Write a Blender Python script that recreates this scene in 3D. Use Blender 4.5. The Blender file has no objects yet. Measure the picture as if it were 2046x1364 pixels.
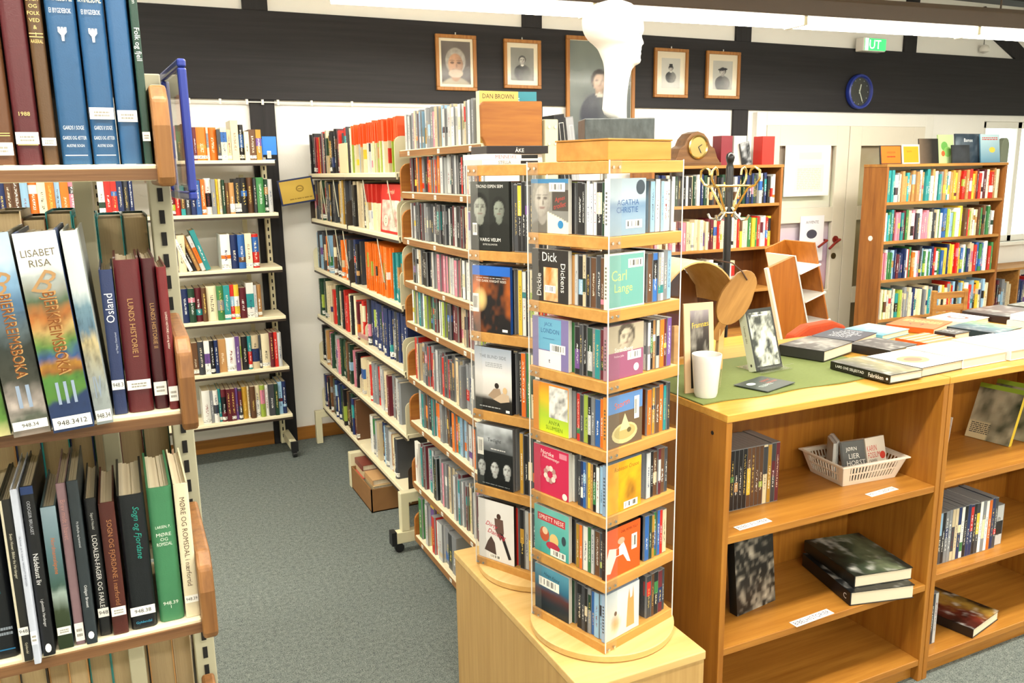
import bpy, bmesh, math, random, re
from mathutils import Vector, Matrix
random.seed(7)
S = bpy.context.scene
COL = S.collection
# ------------------------------------------------------------------ camera
F_PX, YAW, PITCH, ROLL, CAM_H = 1660.26, 0.4396088, 0.20273521, -0.01542572, 1.7
def _axes():
    f = Vector((math.sin(YAW)*math.cos(PITCH), math.cos(YAW)*math.cos(PITCH), -math.sin(PITCH)))
    r = Vector((math.cos(YAW), -math.sin(YAW), 0)); u = r.cross(f)
    r2 = r*math.cos(ROLL) + u*math.sin(ROLL)
    return r2, r2.cross(f), f
RX, UX, WX = _axes()
EYE = Vector((0, 0, CAM_H))
def at(px, py, **k):
    """photo pixel -> point on a plane X=, Y= or Z= of the room"""
    d = RX*((px-1023)/F_PX) + UX*((682-py)/F_PX) + WX
    (a, v), = k.items(); i = 'XYZ'.index(a)
    return EYE + d*((v-EYE[i])/d[i])
cam = bpy.data.cameras.new('camera'); cam.sensor_width = 36; cam.lens = 36*F_PX/2046; cam.clip_start = .02
co = bpy.data.objects.new('camera', cam); COL.objects.link(co)
co.matrix_world = Matrix((( RX.x, UX.x, -WX.x, 0), (RX.y, UX.y, -WX.y, 0), (RX.z, UX.z, -WX.z, CAM_H), (0, 0, 0, 1)))
S.camera = co
# ------------------------------------------------------------------ world, exposure
w = bpy.data.worlds.new('world'); S.world = w; w.use_nodes = True
w.node_tree.nodes['Background'].inputs[0].default_value = (.93, 1, .9, 1)
w.node_tree.nodes['Background'].inputs[1].default_value = 2.5
S.view_settings.view_transform = 'Standard'; S.view_settings.look = 'None'
S.view_settings.exposure = 0.40; S.view_settings.gamma = 1; S.view_settings.use_curve_mapping = False
LAMP_W = 26.0; LAMP_COL = (1, .93, .80)
# ------------------------------------------------------------------ helpers
def hx(h):
    h = h.lstrip('#'); c = [int(h[i:i+2], 16)/255 for i in (0, 2, 4)]
    return tuple(x/12.92 if x <= .04045 else ((x+.055)/1.055)**2.4 for x in c)
def tag(o, label=None, cat=None, group=None, kind=None):
    if label: o['label'] = label
    if cat: o['category'] = cat
    if group: o['group'] = group
    if kind: o['kind'] = kind
    return o
def empty(name, loc=(0, 0, 0), rz=0):
    o = bpy.data.objects.new(name, None); COL.objects.link(o); o.location = loc; o.rotation_euler = (0, 0, rz); o.empty_display_size = .05
    return o
class MB:
    def __init__(s): s.v = []; s.f = []; s.m = []
    def add(s, vs, fs, mi=0, M=None):
        n = len(s.v); s.v += [tuple(M @ Vector(p)) if M else tuple(p) for p in vs]
        s.f += [tuple(i+n for i in f) for f in fs]; s.m += [mi]*len(fs); return s
    def box(s, x0, y0, z0, x1, y1, z1, mi=0, M=None):
        return s.add([(x0,y0,z0),(x1,y0,z0),(x1,y1,z0),(x0,y1,z0),(x0,y0,z1),(x1,y0,z1),(x1,y1,z1),(x0,y1,z1)],
            [(0,3,2,1),(4,5,6,7),(0,1,5,4),(1,2,6,5),(2,3,7,6),(3,0,4,7)], mi, M)
    def prism(s, pts, a, b, ax='y', mi=0, M=None):
        """extrude 2-D outline; ax=y: pts are (x,z); ax=x: (y,z); ax=z: (x,y)"""
        ar = sum(pts[i][0]*pts[(i+1) % len(pts)][1]-pts[(i+1) % len(pts)][0]*pts[i][1] for i in range(len(pts)))
        if (ar > 0) == (ax == 'y'): pts = pts[::-1]
        g = {'y': lambda p, t: (p[0], t, p[1]), 'x': lambda p, t: (t, p[0], p[1]), 'z': lambda p, t: (p[0], p[1], t)}[ax]
        n = len(pts); vs = [g(p, a) for p in pts]+[g(p, b) for p in pts]
        return s.add(vs, [tuple(range(n))[::-1], tuple(range(n, 2*n))]+[(i, (i+1) % n, n+(i+1) % n, n+i) for i in range(n)], mi, M)
    def cyl(s, p0, p1, r0, r1=None, n=12, mi=0, caps=True, M=None):
        return s.tube([p0, p1], [r0, r0 if r1 is None else r1], n, mi, caps, M)
    def tube(s, pts, r, n=8, mi=0, caps=True, M=None):
        pts = [Vector(p) for p in pts]; rs = r if isinstance(r, (list, tuple)) else [r]*len(pts)
        vs = []; fs = []; up = None
        for i, p in enumerate(pts):
            t = (pts[min(i+1, len(pts)-1)]-pts[max(i-1, 0)]).normalized()
            if up is None: up = t.orthogonal().normalized()
            up = (up - t*up.dot(t)).normalized(); b = t.cross(up)
            vs += [p+(up*math.cos(2*math.pi*k/n)+b*math.sin(2*math.pi*k/n))*rs[i] for k in range(n)]
        for i in range(len(pts)-1):
            fs += [(i*n+k, i*n+(k+1) % n, (i+1)*n+(k+1) % n, (i+1)*n+k) for k in range(n)]
        if caps: fs += [tuple(range(n))[::-1], tuple(range((len(pts)-1)*n, len(pts)*n))]
        return s.add(vs, fs, mi, M)
    def lathe(s, prof, n=24, mi=0, M=None, caps=True):
        vs = [(r*math.cos(2*math.pi*k/n), r*math.sin(2*math.pi*k/n), z) for r, z in prof for k in range(n)]
        fs = [(i*n+k, i*n+(k+1) % n, (i+1)*n+(k+1) % n, (i+1)*n+k) for i in range(len(prof)-1) for k in range(n)]
        if caps: fs += [tuple(range(n))[::-1], tuple(range((len(prof)-1)*n, len(prof)*n))]
        return s.add(vs, fs, mi, M)
    def mesh(s, name, mats, smooth=None):
        me = bpy.data.meshes.new(name); me.from_pydata(s.v, [], s.f)
        for m in (mats if isinstance(mats, (list, tuple)) else [mats]): me.materials.append(m)
        me.polygons.foreach_set('material_index', s.m)
        if smooth is not None:
            me.shade_smooth(); me.set_sharp_from_angle(angle=math.radians(smooth))
        me.update(); return me
    def build(s, name, mats, parent=None, loc=(0, 0, 0), rot=(0, 0, 0), smooth=None, bevel=0):
        return link(name, s.mesh(name, mats, smooth), parent, loc, rot, bevel)
def link(name, me, parent=None, loc=(0, 0, 0), rot=(0, 0, 0), bevel=0):
    o = bpy.data.objects.new(name, me); COL.objects.link(o); o.location = loc; o.rotation_euler = rot
    if parent: o.parent = parent
    if bevel:
        b = o.modifiers.new('bevel', 'BEVEL'); b.width = bevel; b.segments = 2; b.limit_method = 'ANGLE'; b.harden_normals = False
    return o
def dup(o, parent=None):
    c = o.copy(); COL.objects.link(c); c.parent = parent
    for ch in list(o.children): dup(ch, c)
    return c
# ------------------------------------------------------------------ materials
class NT:
    def __init__(s, name):
        s.mat = bpy.data.materials.new(name); s.mat.use_nodes = True; s.t = s.mat.node_tree; s.b = s.t.nodes['Principled BSDF']
    def n(s, typ, **k):
        x = s.t.nodes.new(typ)
        for a, b in k.items():
            if a.startswith('i_'): x.inputs[a[2:].replace('_', ' ')].default_value = b
            else: setattr(x, a, b)
        return x
    def l(s, a, b): s.t.links.new(a, b)
    def m(s, op, a, b=None, c=None):
        x = s.n('ShaderNodeMath', operation=op)
        for i, v in enumerate((a, b, c)):
            if v is None: continue
            if isinstance(v, (int, float)): x.inputs[i].default_value = v
            else: s.l(v, x.inputs[i])
        return x.outputs[0]
    def mix(s, fac, a, b):
        x = s.n('ShaderNodeMix', data_type='RGBA')
        for i, v in ((0, fac), (6, a), (7, b)):
            if hasattr(v, 'node'): s.l(v, x.inputs[i])
            elif i == 0: x.inputs[0].default_value = v
            else: x.inputs[i].default_value = (*v, 1)
        return x.outputs[2]
    def coord(s, scale=(1, 1, 1), kind='Object'):
        tc = s.n('ShaderNodeTexCoord'); mp = s.n('ShaderNodeMapping'); mp.inputs['Scale'].default_value = scale
        s.l(tc.outputs[kind], mp.inputs[0]); return mp.outputs[0]
    def noise(s, vec, scale, detail=3):
        x = s.n('ShaderNodeTexNoise'); x.inputs['Scale'].default_value = scale; x.inputs['Detail'].default_value = detail; s.l(vec, x.inputs['Vector']); return x.outputs['Fac']
    def bump(s, h, strength, dist=.01):
        x = s.n('ShaderNodeBump'); x.inputs['Strength'].default_value = strength; x.inputs['Distance'].default_value = dist
        s.l(h, x.inputs['Height']); s.l(x.outputs[0], s.b.inputs['Normal'])
def plain(name, col, rough=.5, metal=0, var=.06, nscale=12, bump=0, spec=.5):
    t = NT(name); c = hx(col) if isinstance(col, str) else col
    nz = t.noise(t.coord(), nscale)
    t.l(t.mix(nz, tuple(x*(1-var) for x in c), tuple(min(1, x*(1+var)) for x in c)), t.b.inputs['Base Color'])
    t.b.inputs['Roughness'].default_value = rough; t.b.inputs['Metallic'].default_value = metal; t.b.inputs['Specular IOR Level'].default_value = spec
    if bump: t.bump(t.noise(t.coord(), nscale*8), bump, .004)
    return t.mat
def wood(name, c0, c1, axis='x', grain=22, rough=.45, spec=.4):
    t = NT(name); sc = {'x': (1.2, grain, grain), 'y': (grain, 1.2, grain), 'z': (grain, grain, 1.2)}[axis]
    a = t.noise(t.coord(sc), 2.2, 6); b = t.noise(t.coord(tuple(x*4 for x in sc)), 2, 3)
    f = t.m('ADD', t.m('MULTIPLY', a, .75), t.m('MULTIPLY', b, .25))
    r = t.n('ShaderNodeValToRGB'); r.color_ramp.elements[0].position = .32; r.color_ramp.elements[1].position = .68
    r.color_ramp.elements[0].color = (*hx(c0), 1); r.color_ramp.elements[1].color = (*hx(c1), 1); t.l(f, r.inputs[0])
    t.l(r.outputs[0], t.b.inputs['Base Color']); t.b.inputs['Roughness'].default_value = rough; t.b.inputs['Specular IOR Level'].default_value = spec
    t.bump(b, .12, .002); return t.mat
def acrylic(name, tint=(1, 1, 1), haze=.10, ior=1.49):
    t = NT(name); t.t.nodes.remove(t.b)
    tr = t.n('ShaderNodeBsdfTransparent'); tr.inputs[0].default_value = (*tint, 1)
    gl = t.n('ShaderNodeBsdfGlossy'); gl.inputs['Roughness'].default_value = .08
    lw = t.n('ShaderNodeFresnel'); lw.inputs[0].default_value = ior
    mx = t.n('ShaderNodeMixShader'); ge = t.n('ShaderNodeNewGeometry'); t.l(t.m('MULTIPLY', t.m('ADD', lw.outputs[0], haze), t.m('SUBTRACT', 1.0, ge.outputs['Backfacing'])), mx.inputs[0]); t.l(tr.outputs[0], mx.inputs[1]); t.l(gl.outputs[0], mx.inputs[2])
    t.l(mx.outputs[0], t.t.nodes['Material Output'].inputs[0]); return t.mat
def emit(name, col, st):
    t = NT(name); t.b.inputs['Base Color'].default_value = (*col, 1); t.b.inputs['Emission Color'].default_value = (*col, 1); t.b.inputs['Emission Strength'].default_value = st
    nz = t.noise(t.coord(), 3); t.l(t.mix(nz, tuple(x*.97 for x in col), col), t.b.inputs['Emission Color'])
    return t.mat
def print_mat():
    t = NT('printed_paper'); a = t.n('ShaderNodeVertexColor', layer_name='Col'); t.l(a.outputs[0], t.b.inputs['Base Color'])
    t.b.inputs['Roughness'].default_value = .32; t.b.inputs['Specular IOR Level'].default_value = .35; return t.mat
def spine_mat(joined=False):
    """cover: object colour, with a printed spine (title, band, call-number tag) driven by object properties"""
    t = NT('printed_cover_joined' if joined else 'printed_cover'); oi = t.n('ShaderNodeObjectInfo')
    at_ = lambda n: t.n('ShaderNodeAttribute', attribute_type='GEOMETRY' if joined else 'OBJECT', attribute_name=n).outputs
    tc = t.n('ShaderNodeTexCoord'); sp = t.n('ShaderNodeSeparateXYZ'); t.l(at_('gen')[1] if joined else tc.outputs['Generated'], sp.inputs[0])
    x, y, z = sp.outputs; rnd = at_('rnd')[2] if joined else oi.outputs['Random']; base_ = at_('Col')[0] if joined else oi.outputs['Color']
    rng = lambda v, a, b: t.m('MULTIPLY', t.m('GREATER_THAN', v, a), t.m('LESS_THAN', v, b))
    sy = t.m('LESS_THAN', y, .09)
    b0 = t.m('ADD', t.m('MULTIPLY', rnd, .5), .1)
    band = t.m('MULTIPLY', sy, t.m('MULTIPLY', t.m('GREATER_THAN', z, b0), t.m('LESS_THAN', z, t.m('ADD', b0, t.m('ADD', .08, t.m('MULTIPLY', t.m('FRACT', t.m('MULTIPLY', rnd, 17.3)), .4))))))
    cv = t.n('ShaderNodeCombineXYZ'); t.l(t.m('MULTIPLY', x, 4.5), cv.inputs[0]); t.l(t.m('MULTIPLY', rnd, 57), cv.inputs[1]); t.l(t.m('MULTIPLY', z, 75), cv.inputs[2])
    nz = t.noise(cv.outputs[0], 1.0, 1)
    z1 = t.m('ADD', .50, t.m('MULTIPLY', t.m('FRACT', t.m('MULTIPLY', rnd, 7.7)), .4))
    txt = t.m('MULTIPLY', t.m('GREATER_THAN', nz, .54), t.m('MULTIPLY', rng(x, .36, .66), t.m('MULTIPLY', t.m('GREATER_THAN', z, .24), t.m('LESS_THAN', z, z1))))
    txt = t.m('MULTIPLY', txt, sy)
    tg = t.m('MULTIPLY', t.m('MULTIPLY', sy, rng(z, .05, .15)), at_('tag_on')[2])
    c = t.mix(band, base_, at_('band')[0])
    c = t.mix(t.m('MULTIPLY', t.m('GREATER_THAN', z, .6), at_('top_on')[2]), c, at_('top')[0])
    c = t.mix(txt, c, at_('ink')[0])
    c = t.mix(tg, c, t.mix(t.m('MULTIPLY', t.m('GREATER_THAN', nz, .55), .8), hx('f2f0e8'), hx('333333')))
    t.l(c, t.b.inputs['Base Color']); t.b.inputs['Roughness'].default_value = .38; t.b.inputs['Specular IOR Level'].default_value = .4
    return t.mat
def pages_mat():
    t = NT('book_pages'); nz = t.noise(t.coord((260, 1.5, 3)), 1.0, 2)
    t.l(t.mix(nz, hx('b9a888'), hx('efe6cf')), t.b.inputs['Base Color']); t.b.inputs['Roughness'].default_value = .85; return t.mat
def pages_mat_tan():
    t = NT('aged_book_pages'); nz = t.noise(t.coord((230, 1.5, 3)), 1.0, 2)
    t.l(t.mix(nz, hx('8f7a5c'), hx('c8b48c')), t.b.inputs['Base Color']); t.b.inputs['Roughness'].default_value = .9; return t.mat
M = {}
M['print'] = print_mat(); M['spine'] = spine_mat(); M['spine_joined'] = spine_mat(True); M['pages'] = pages_mat(); M['pages_tan'] = pages_mat_tan()
M['cream'] = plain('cream_painted_steel', 'd9d2b0', .42, var=.03)
M['shelf'] = plain('cream_shelf_top', 'e9dfbe', .5, var=.03)
M['grey_steel'] = plain('grey_green_painted_steel', 'a9a68e', .5, var=.04)
M['dark_steel'] = plain('dark_brown_painted_steel', '35291f', .5)
M['black'] = plain('black_plastic', '17171a', .4)
M['slot'] = plain('dark_slot', '0c0b0a', .8)
M['chrome'] = plain('polished_steel', 'd8d8d4', .22, metal=1)
M['brass'] = plain('worn_brass', 'd2b775', .25, metal=1)
M['teak'] = wood('teak_veneer', '6e4826', '96683a', 'z', 26)
M['teak_warm'] = wood('warm_teak_veneer', '8f5220', 'b3742f', 'x', 14)
M['teak_x'] = wood('teak_veneer_edge', '5f3f26', '85603e', 'x', 40)
M['teak_y'] = wood('teak_veneer_strip', '7c5330', 'a87a49', 'y', 40)
M['pale'] = wood('pale_maple', 'c9a362', 'd9b87a', 'x', 12, .4)
M['pale_z'] = wood('pale_maple_panel', 'ae8a52', 'c29e64', 'z', 20, .45)
M['beech'] = wood('beech_tray', 'b8843f', 'cb9850', 'x', 20, .4)
M['oak'] = wood('golden_oak_veneer', '8f581a', 'aa7228', 'z', 24, .4)
M['oak_x'] = wood('golden_oak_shelf', '976020', 'b27c32', 'x', 24, .38)
M['pine'] = wood('brown_pine', '7c4a20', 'a3692f', 'z', 14, .5)
M['pine_x'] = wood('brown_pine_shelf', '93602d', 'b8853f', 'x', 16, .5)
M['orange_wood'] = wood('orange_teak_panel', '9c5a1c', 'b87128', 'z', 18, .4)
M['acrylic'] = acrylic('clear_acrylic'); M['glass'] = acrylic('clear_glass', (.95, .98, .96), .03)
M['picture_glass'] = acrylic('matt_picture_glass', (.97, .97, .97), .0, 1.18)
M['white_gloss'] = plain('white_plastic', 'e9e6df', .35, var=.02)
M['white'] = plain('white_paint', 'e6e4dc', .6, var=.02)
M['blue_plastic'] = plain('blue_plastic', '22348c', .3)
M['clear_case'] = plain('grey_case_plastic', '8d8f92', .25, var=.1)
# ------------------------------------------------------------------ flat print (covers, labels, pictures)
_font_cache = {}
def text2d(s, shear=0):
    key = (s, shear)
    if key not in _font_cache:
        cu = bpy.data.curves.new('t', 'FONT'); cu.body = s; cu.resolution_u = 2; cu.shear = shear; cu.size = 1
        ob = bpy.data.objects.new('t', cu); me = bpy.data.meshes.new_from_object(ob)
        v = [(p.co.x, p.co.y) for p in me.vertices]; f = [tuple(p.vertices) for p in me.polygons]
        bpy.data.objects.remove(ob); bpy.data.curves.remove(cu); bpy.data.meshes.remove(me)
        if v:
            xs = [p[0] for p in v]; ys = [p[1] for p in v]; x0, x1, y0, y1 = min(xs), max(xs), min(ys), max(ys)
            v = [((p[0]-(x0+x1)/2)/max(y1-y0, .01), (p[1]-(y0+y1)/2)/max(y1-y0, .01)) for p in v]
            asp = (x1-x0)/max(y1-y0, .01)
        else: asp = 1
        _font_cache[key] = (v, f, asp)
    return _font_cache[key]
def C(c): return hx(c) if isinstance(c, str) else c
class PR:
    """layers of flat colour; u right, v up, drawn in metres, facing -Y"""
    def __init__(s, eps=.00012): s.v = []; s.f = []; s.c = []; s.k = 0; s.eps = eps; s.cut = []; s.pic = False
    def _add(s, vs, fs, col):
        s.k += 1; n = len(s.v); y = -s.eps*s.k; s.cut.append((n, len(s.f)))
        s.v += [(p[0], y, p[1]) for p in vs]; s.f += [tuple(i+n for i in f) for f in fs]
        s.c += [C(col)]*len(vs) if not isinstance(col, list) else col; return s
    def rect(s, x0, y0, x1, y1, c): return s._add([(x0,y0),(x1,y0),(x1,y1),(x0,y1)], [(0,1,2,3)], c)
    def poly(s, pts, c): return s._add(pts, [tuple(range(len(pts)))], c)
    def ell(s, cx, cy, rx, ry, c, n=18): return s.poly([(cx+rx*math.cos(2*math.pi*i/n), cy+ry*math.sin(2*math.pi*i/n)) for i in range(n)], c)
    def text(s, t, cx, cy, h, c, rot=0, maxw=None, shear=0, sx=1):
        v, f, asp = text2d(t, shear)
        if not v: return s
        if maxw and asp*h*sx > maxw: sx = maxw/(asp*h)
        a = math.radians(rot); ca, sa = math.cos(a), math.sin(a)
        return s._add([(cx+(p[0]*h*sx*ca-p[1]*h*sa), cy+(p[0]*h*sx*sa+p[1]*h*ca)) for p in v], f, c)
    def lines(s, x0, y0, x1, y1, n, c, rnd=random):
        """tiny unreadable print: rows of short bars"""
        vs = []; fs = []; h = (y1-y0)/n
        for i in range(n):
            x = x0
            while x < x1:
                wd = min((x1-x0)*(.06+.16*rnd.random()), x1-x)
                q = len(vs); yy = y0+h*i; vs += [(x,yy),(x+wd,yy),(x+wd,yy+h*.55),(x,yy+h*.55)]; fs.append((q,q+1,q+2,q+3)); x += wd+(x1-x0)*.03
        return s._add(vs, fs, c)
    def barcode(s, x0, y0, x1, y1, rnd=random):
        s.rect(x0, y0, x1, y1, 'f4f2ea'); vs = []; fs = []; n = 16; wd = (x1-x0)*.8/n; xa = x0+(x1-x0)*.1
        for i in range(n):
            if rnd.random() < .62:
                q = len(vs); a = xa+i*wd; b = a+wd*(.4+.5*rnd.random()); ya, yb = y0+(y1-y0)*.22, y1-(y1-y0)*.14
                vs += [(a,ya),(b,ya),(b,yb),(a,yb)]; fs.append((q,q+1,q+2,q+3))
        return s._add(vs, fs, '3a3834') if vs else s
    def img(s, x0, y0, x1, y1, nx, ny, fn):
        vs = []; cs = []; s.pic = True
        for j in range(ny+1):
            for i in range(nx+1):
                u, v = i/nx, j/ny; vs.append((x0+(x1-x0)*u, y0+(y1-y0)*v)); cs.append(C(fn(u, v)))
        fs = [(j*(nx+1)+i, j*(nx+1)+i+1, (j+1)*(nx+1)+i+1, (j+1)*(nx+1)+i) for j in range(ny) for i in range(nx)]
        return s._add(vs, fs, cs)
    def layers(s, name, parent=None, loc=(0, 0, 0), rot=(0, 0, 0)):
        """each line of lettering or stripe as a part of its own"""
        if s.pic: return s.build(name, parent, loc, rot)
        cut = s.cut+[(len(s.v), len(s.f))]
        for (a, fa), (b, fb) in zip(cut, cut[1:]):
            q = PR(); q.v = s.v[a:b]; q.c = s.c[a:b]; q.f = [tuple(i-a for i in f) for f in s.f[fa:fb]]; q.build(name, parent, loc, rot)
    def build(s, name, parent=None, loc=(0, 0, 0), rot=(0, 0, 0)):
        me = bpy.data.meshes.new(name); me.from_pydata(s.v, [], s.f)
        ca = me.color_attributes.new('Col', 'FLOAT_COLOR', 'POINT')
        ca.data.foreach_set('color', [x for c in s.c for x in (*c, 1)])
        me.materials.append(M['print']); me.update()
        return link(name, me, parent, loc, rot)
def vn(x, y, seed=0):
    def h(i, j): 
        n = math.sin(i*127.1+j*311.7+seed*74.7)*43758.5453; return n-math.floor(n)
    i, j = math.floor(x), math.floor(y); a, b = x-i, y-j; a = a*a*(3-2*a); b = b*b*(3-2*b)
    return (h(i,j)*(1-a)+h(i+1,j)*a)*(1-b)+(h(i,j+1)*(1-a)+h(i+1,j+1)*a)*b
def fbm(x, y, seed=0): return .55*vn(x, y, seed)+.28*vn(x*2.1, y*2.1, seed+1)+.17*vn(x*4.3, y*4.3, seed+2)
def lerp(a, b, t): t = max(0, min(1, t)); return tuple(x+(y-x)*t for x, y in zip(C(a), C(b)))
def grad(stops, v):
    for (a, ca), (b, cb) in zip(stops, stops[1:]):
        if v <= b: return lerp(ca, cb, (v-a)/(b-a) if b > a else 0)
    return C(stops[-1][1])
def portrait(bg0, bg1, skin, hair, coat, cx=.5, cy=.6, r=.17, hat=None, asp=1.4, seed=0, collar=None, beard=None):
    """generic head-and-shoulders picture"""
    st = lambda d, w_=.16: max(0, min(1, (1-d)/w_+.5))
    def fn(u, v):
        c = lerp(bg0, bg1, v*.7+.5*fbm(u*3, v*3, seed)-.2)
        x, y = (u-cx)/r, (v-cy)*asp/r
        c = lerp(c, lerp(coat, bg1, .22*fbm(u*9, v*9, seed+3)+.10*x), st((x/2.4)**2+((y+4.1)/2.75)**2))
        c = lerp(c, lerp(skin, (.02, .02, .02), .45), st((x/.5)**2+((y+1.15)/.6)**2))
        if collar: c = lerp(c, collar, st((x/.5)**2+((y+1.62)/.28)**2))
        c = lerp(c, lerp(hair, (.02, .02, .02), .5*fbm(u*14, v*14, seed+1)), st((x/1.08)**2+((y-.28)/1.28)**2))
        f = st((x/.8)**2+((y+.1)/1.1)**2)
        k = lerp(skin, (.03, .02, .02), .12+.45*max(0, x+.1)+.25*max(0, -y-.2)+.2*(fbm(u*20, v*20, seed)-.5))
        k = lerp(k, (.03, .02, .02), .75*st(((abs(x)-.36)/.22)**2+((y-.1)/.12)**2, .8))
        k = lerp(k, (.03, .02, .02), .5*st(((abs(x)-.36)/.28)**2+((y-.32)/.07)**2, .8))
        k = lerp(k, (.05, .03, .02), .55*st(((x-.12)/.1)**2+((y+.2)/.2)**2, .8))
        k = lerp(k, (.15, .03, .03), .6*st((x/.34)**2+((y+.56)/.09)**2, .8))
        c = lerp(c, k, f)
        if beard: c = lerp(c, lerp(beard, (.05, .05, .05), .4*fbm(u*20, v*20, 7)), st((x/.78)**2+((y+.95)/.42)**2))
        if hat == 'top': c = lerp(c, '15151a', max(st(max((x/.72)**4, ((y-1.35)/.8)**4)), st((x/1.2)**2+((y-.6)/.16)**2)))
        if hat == 'beret': c = lerp(c, '26262a', st((x/1.5)**2+((y-.85-.12*x)/.48)**2))
        return c
    return fn
# ------------------------------------------------------------------ the room
YW = 5.30; BEAM_Y = 5.271; CEIL = 3.15; XL, XR, YF = -3.0, 8.6, -3.0
def struct(o): o['kind'] = 'structure'; return o
def carpet():
    t = NT('speckled_grey_carpet'); a = t.noise(t.coord(), 9, 4); b = t.noise(t.coord(), 230, 2); c = t.noise(t.coord(), 60, 3)
    f = t.m('ADD', t.m('MULTIPLY', b, .7), t.m('MULTIPLY', c, .3))
    col = t.mix(t.m('MULTIPLY', t.m('SUBTRACT', f, .36), 3.4), hx('3f4747'), hx('8c938c')); col = t.mix(t.m('MULTIPLY', a, .35), col, hx('6f7878'))
    t.l(col, t.b.inputs['Base Color']); t.b.inputs['Roughness'].default_value = 1; t.b.inputs['Specular IOR Level'].default_value = .1
    t.bump(b, .5, .006); return t.mat
def plaster(name, col):
    t = NT(name); a = t.noise(t.coord(), 2.5, 4); t.l(t.mix(a, tuple(x*.95 for x in hx(col)), hx(col)), t.b.inputs['Base Color'])
    t.b.inputs['Roughness'].default_value = .85; t.bump(t.noise(t.coord(), 90, 4), .12, .004); return t.mat
def tarred(axis):
    t = NT('black_stained_timber_'+axis); sc = {'x': (1, 28, 28), 'z': (28, 28, 1), 'y': (28, 1, 28)}[axis]
    a = t.noise(t.coord(sc), 1.6, 6); t.l(t.mix(a, hx('131214'), hx('2c2a2d')), t.b.inputs['Base Color']); t.b.inputs['Roughness'].default_value = .6; t.b.inputs['Specular IOR Level'].default_value = .3
    t.bump(a, .35, .004); return t.mat
M['carpet'] = carpet(); M['plaster'] = plaster('white_plaster', 'f1efe9'); M['tar_x'] = tarred('x'); M['tar_z'] = tarred('z'); M['tar_y'] = tarred('y')
M['base'] = wood('oiled_pine_baseboard', '8f5c25', 'b0762f', 'x', 20)
struct(MB().box(XL, YF, -.06, XR, YW+.1, 0).build('floor', M['carpet']))
struct(MB().box(XL, YF, CEIL, XR, YW+.1, CEIL+.08).build('ceiling', M['plaster']))
# back wall with the window opening at its right end
WX0, WX1, WZ0, WZ1 = 7.36, 8.45, .95, 2.08
b = MB().box(XL, YW, 0, WX0, YW+.12, CEIL).box(WX1, YW, 0, XR, YW+.12, CEIL).box(WX0, YW, 0, WX1, YW+.12, WZ0).box(WX0, YW, WZ1, WX1, YW+.12, CEIL)
wall = struct(b.build('wall_back', M['plaster']))
struct(MB().box(XL-.1, YF, 0, XL, YW, CEIL).build('wall_left', M['plaster']))
struct(MB().box(XR, YF, 0, XR+.1, YW, CEIL).build('wall_right', M['plaster']))
struct(MB().box(XL, YF-.1, 0, XR, YF, CEIL).build('wall_front', M['plaster']))
wf = MB()
for x0, x1, z0, z1 in ((WX0, WX0+.06, WZ0, WZ1), (WX1-.06, WX1, WZ0, WZ1), (WX0, WX1, WZ0, WZ0+.06), (WX0, WX1, WZ1-.06, WZ1), ((WX0+WX1)/2-.03, (WX0+WX1)/2+.03, WZ0, WZ1)): wf.box(x0, YW+.02, z0, x1, YW+.08, z1)
win = struct(wf.build('window_1', M['white'], bevel=.004))
for a, c in ((WX0+.06, (WX0+WX1)/2-.03), ((WX0+WX1)/2+.03, WX1-.06)): MB().box(a, YW+.045, WZ0+.06, c, YW+.05, WZ1-.06).build('pane', M['glass'], win)
MB().box(WX0-.04, YW-.06, WZ0-.03, WX1+.04, YW+.02, WZ0).build('window_sill', M['white'], win)
# dark beam: two stacked timbers with a joint
bm_ = struct(MB().box(XL, BEAM_Y, 2.135, XR, YW, 2.64).build('trim_1', M['tar_x'], bevel=.004))
n = 2
for px in (.859, 2.67, 4.48, 6.29, -.95, 8.1):
    struct(MB().box(px-.0725, BEAM_Y+.004, 2.64, px+.0725, YW, CEIL).build('trim_%d' % n, M['tar_z'], bevel=.003)); n += 1
    if px < 6: struct(MB().box(px-.0725, BEAM_Y+.004, 0, px+.0725, YW, 2.135).build('trim_%d' % n, M['tar_z'], bevel=.003)); n += 1
# diagonal brace above the beam at the right
struct(MB().prism([(7.05, 2.95), (7.2, 2.95+.12), (7.95, 2.64), (7.68, 2.64)], BEAM_Y+.006, YW, 'y').build('trim_%d' % n, M['tar_z'])); n += 1
# picture wire rail
rail = MB().cyl((-.2, BEAM_Y-.012, 2.12), (1.9, BEAM_Y-.012, 2.12), .004, n=6).build('trim_%d' % n, M['white_gloss'], smooth=40); struct(rail); n += 1
for x in (.25, .45, .62, .77, .86, .95, 1.15, 1.4): MB().cyl((x, BEAM_Y-.013, 2.105), (x, BEAM_Y-.013, 2.135), .008, n=8).build('hook', M['white_gloss'], rail, smooth=40)
# dark ceiling tie beam at the far right
struct(MB().box(5.2, 3.95, 2.78, XR, 4.1, 3.0).build('trim_%d' % n, M['tar_x'], bevel=.004)); n += 1
for x0, x1 in ((XL, .786), (.932, 4.407), (4.553, 4.66), (6.62, XR)):
    struct(MB().box(x0, YW-.016, 0, x1, YW, .085).build('baseboard_back', M['base'], bevel=.003))
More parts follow.
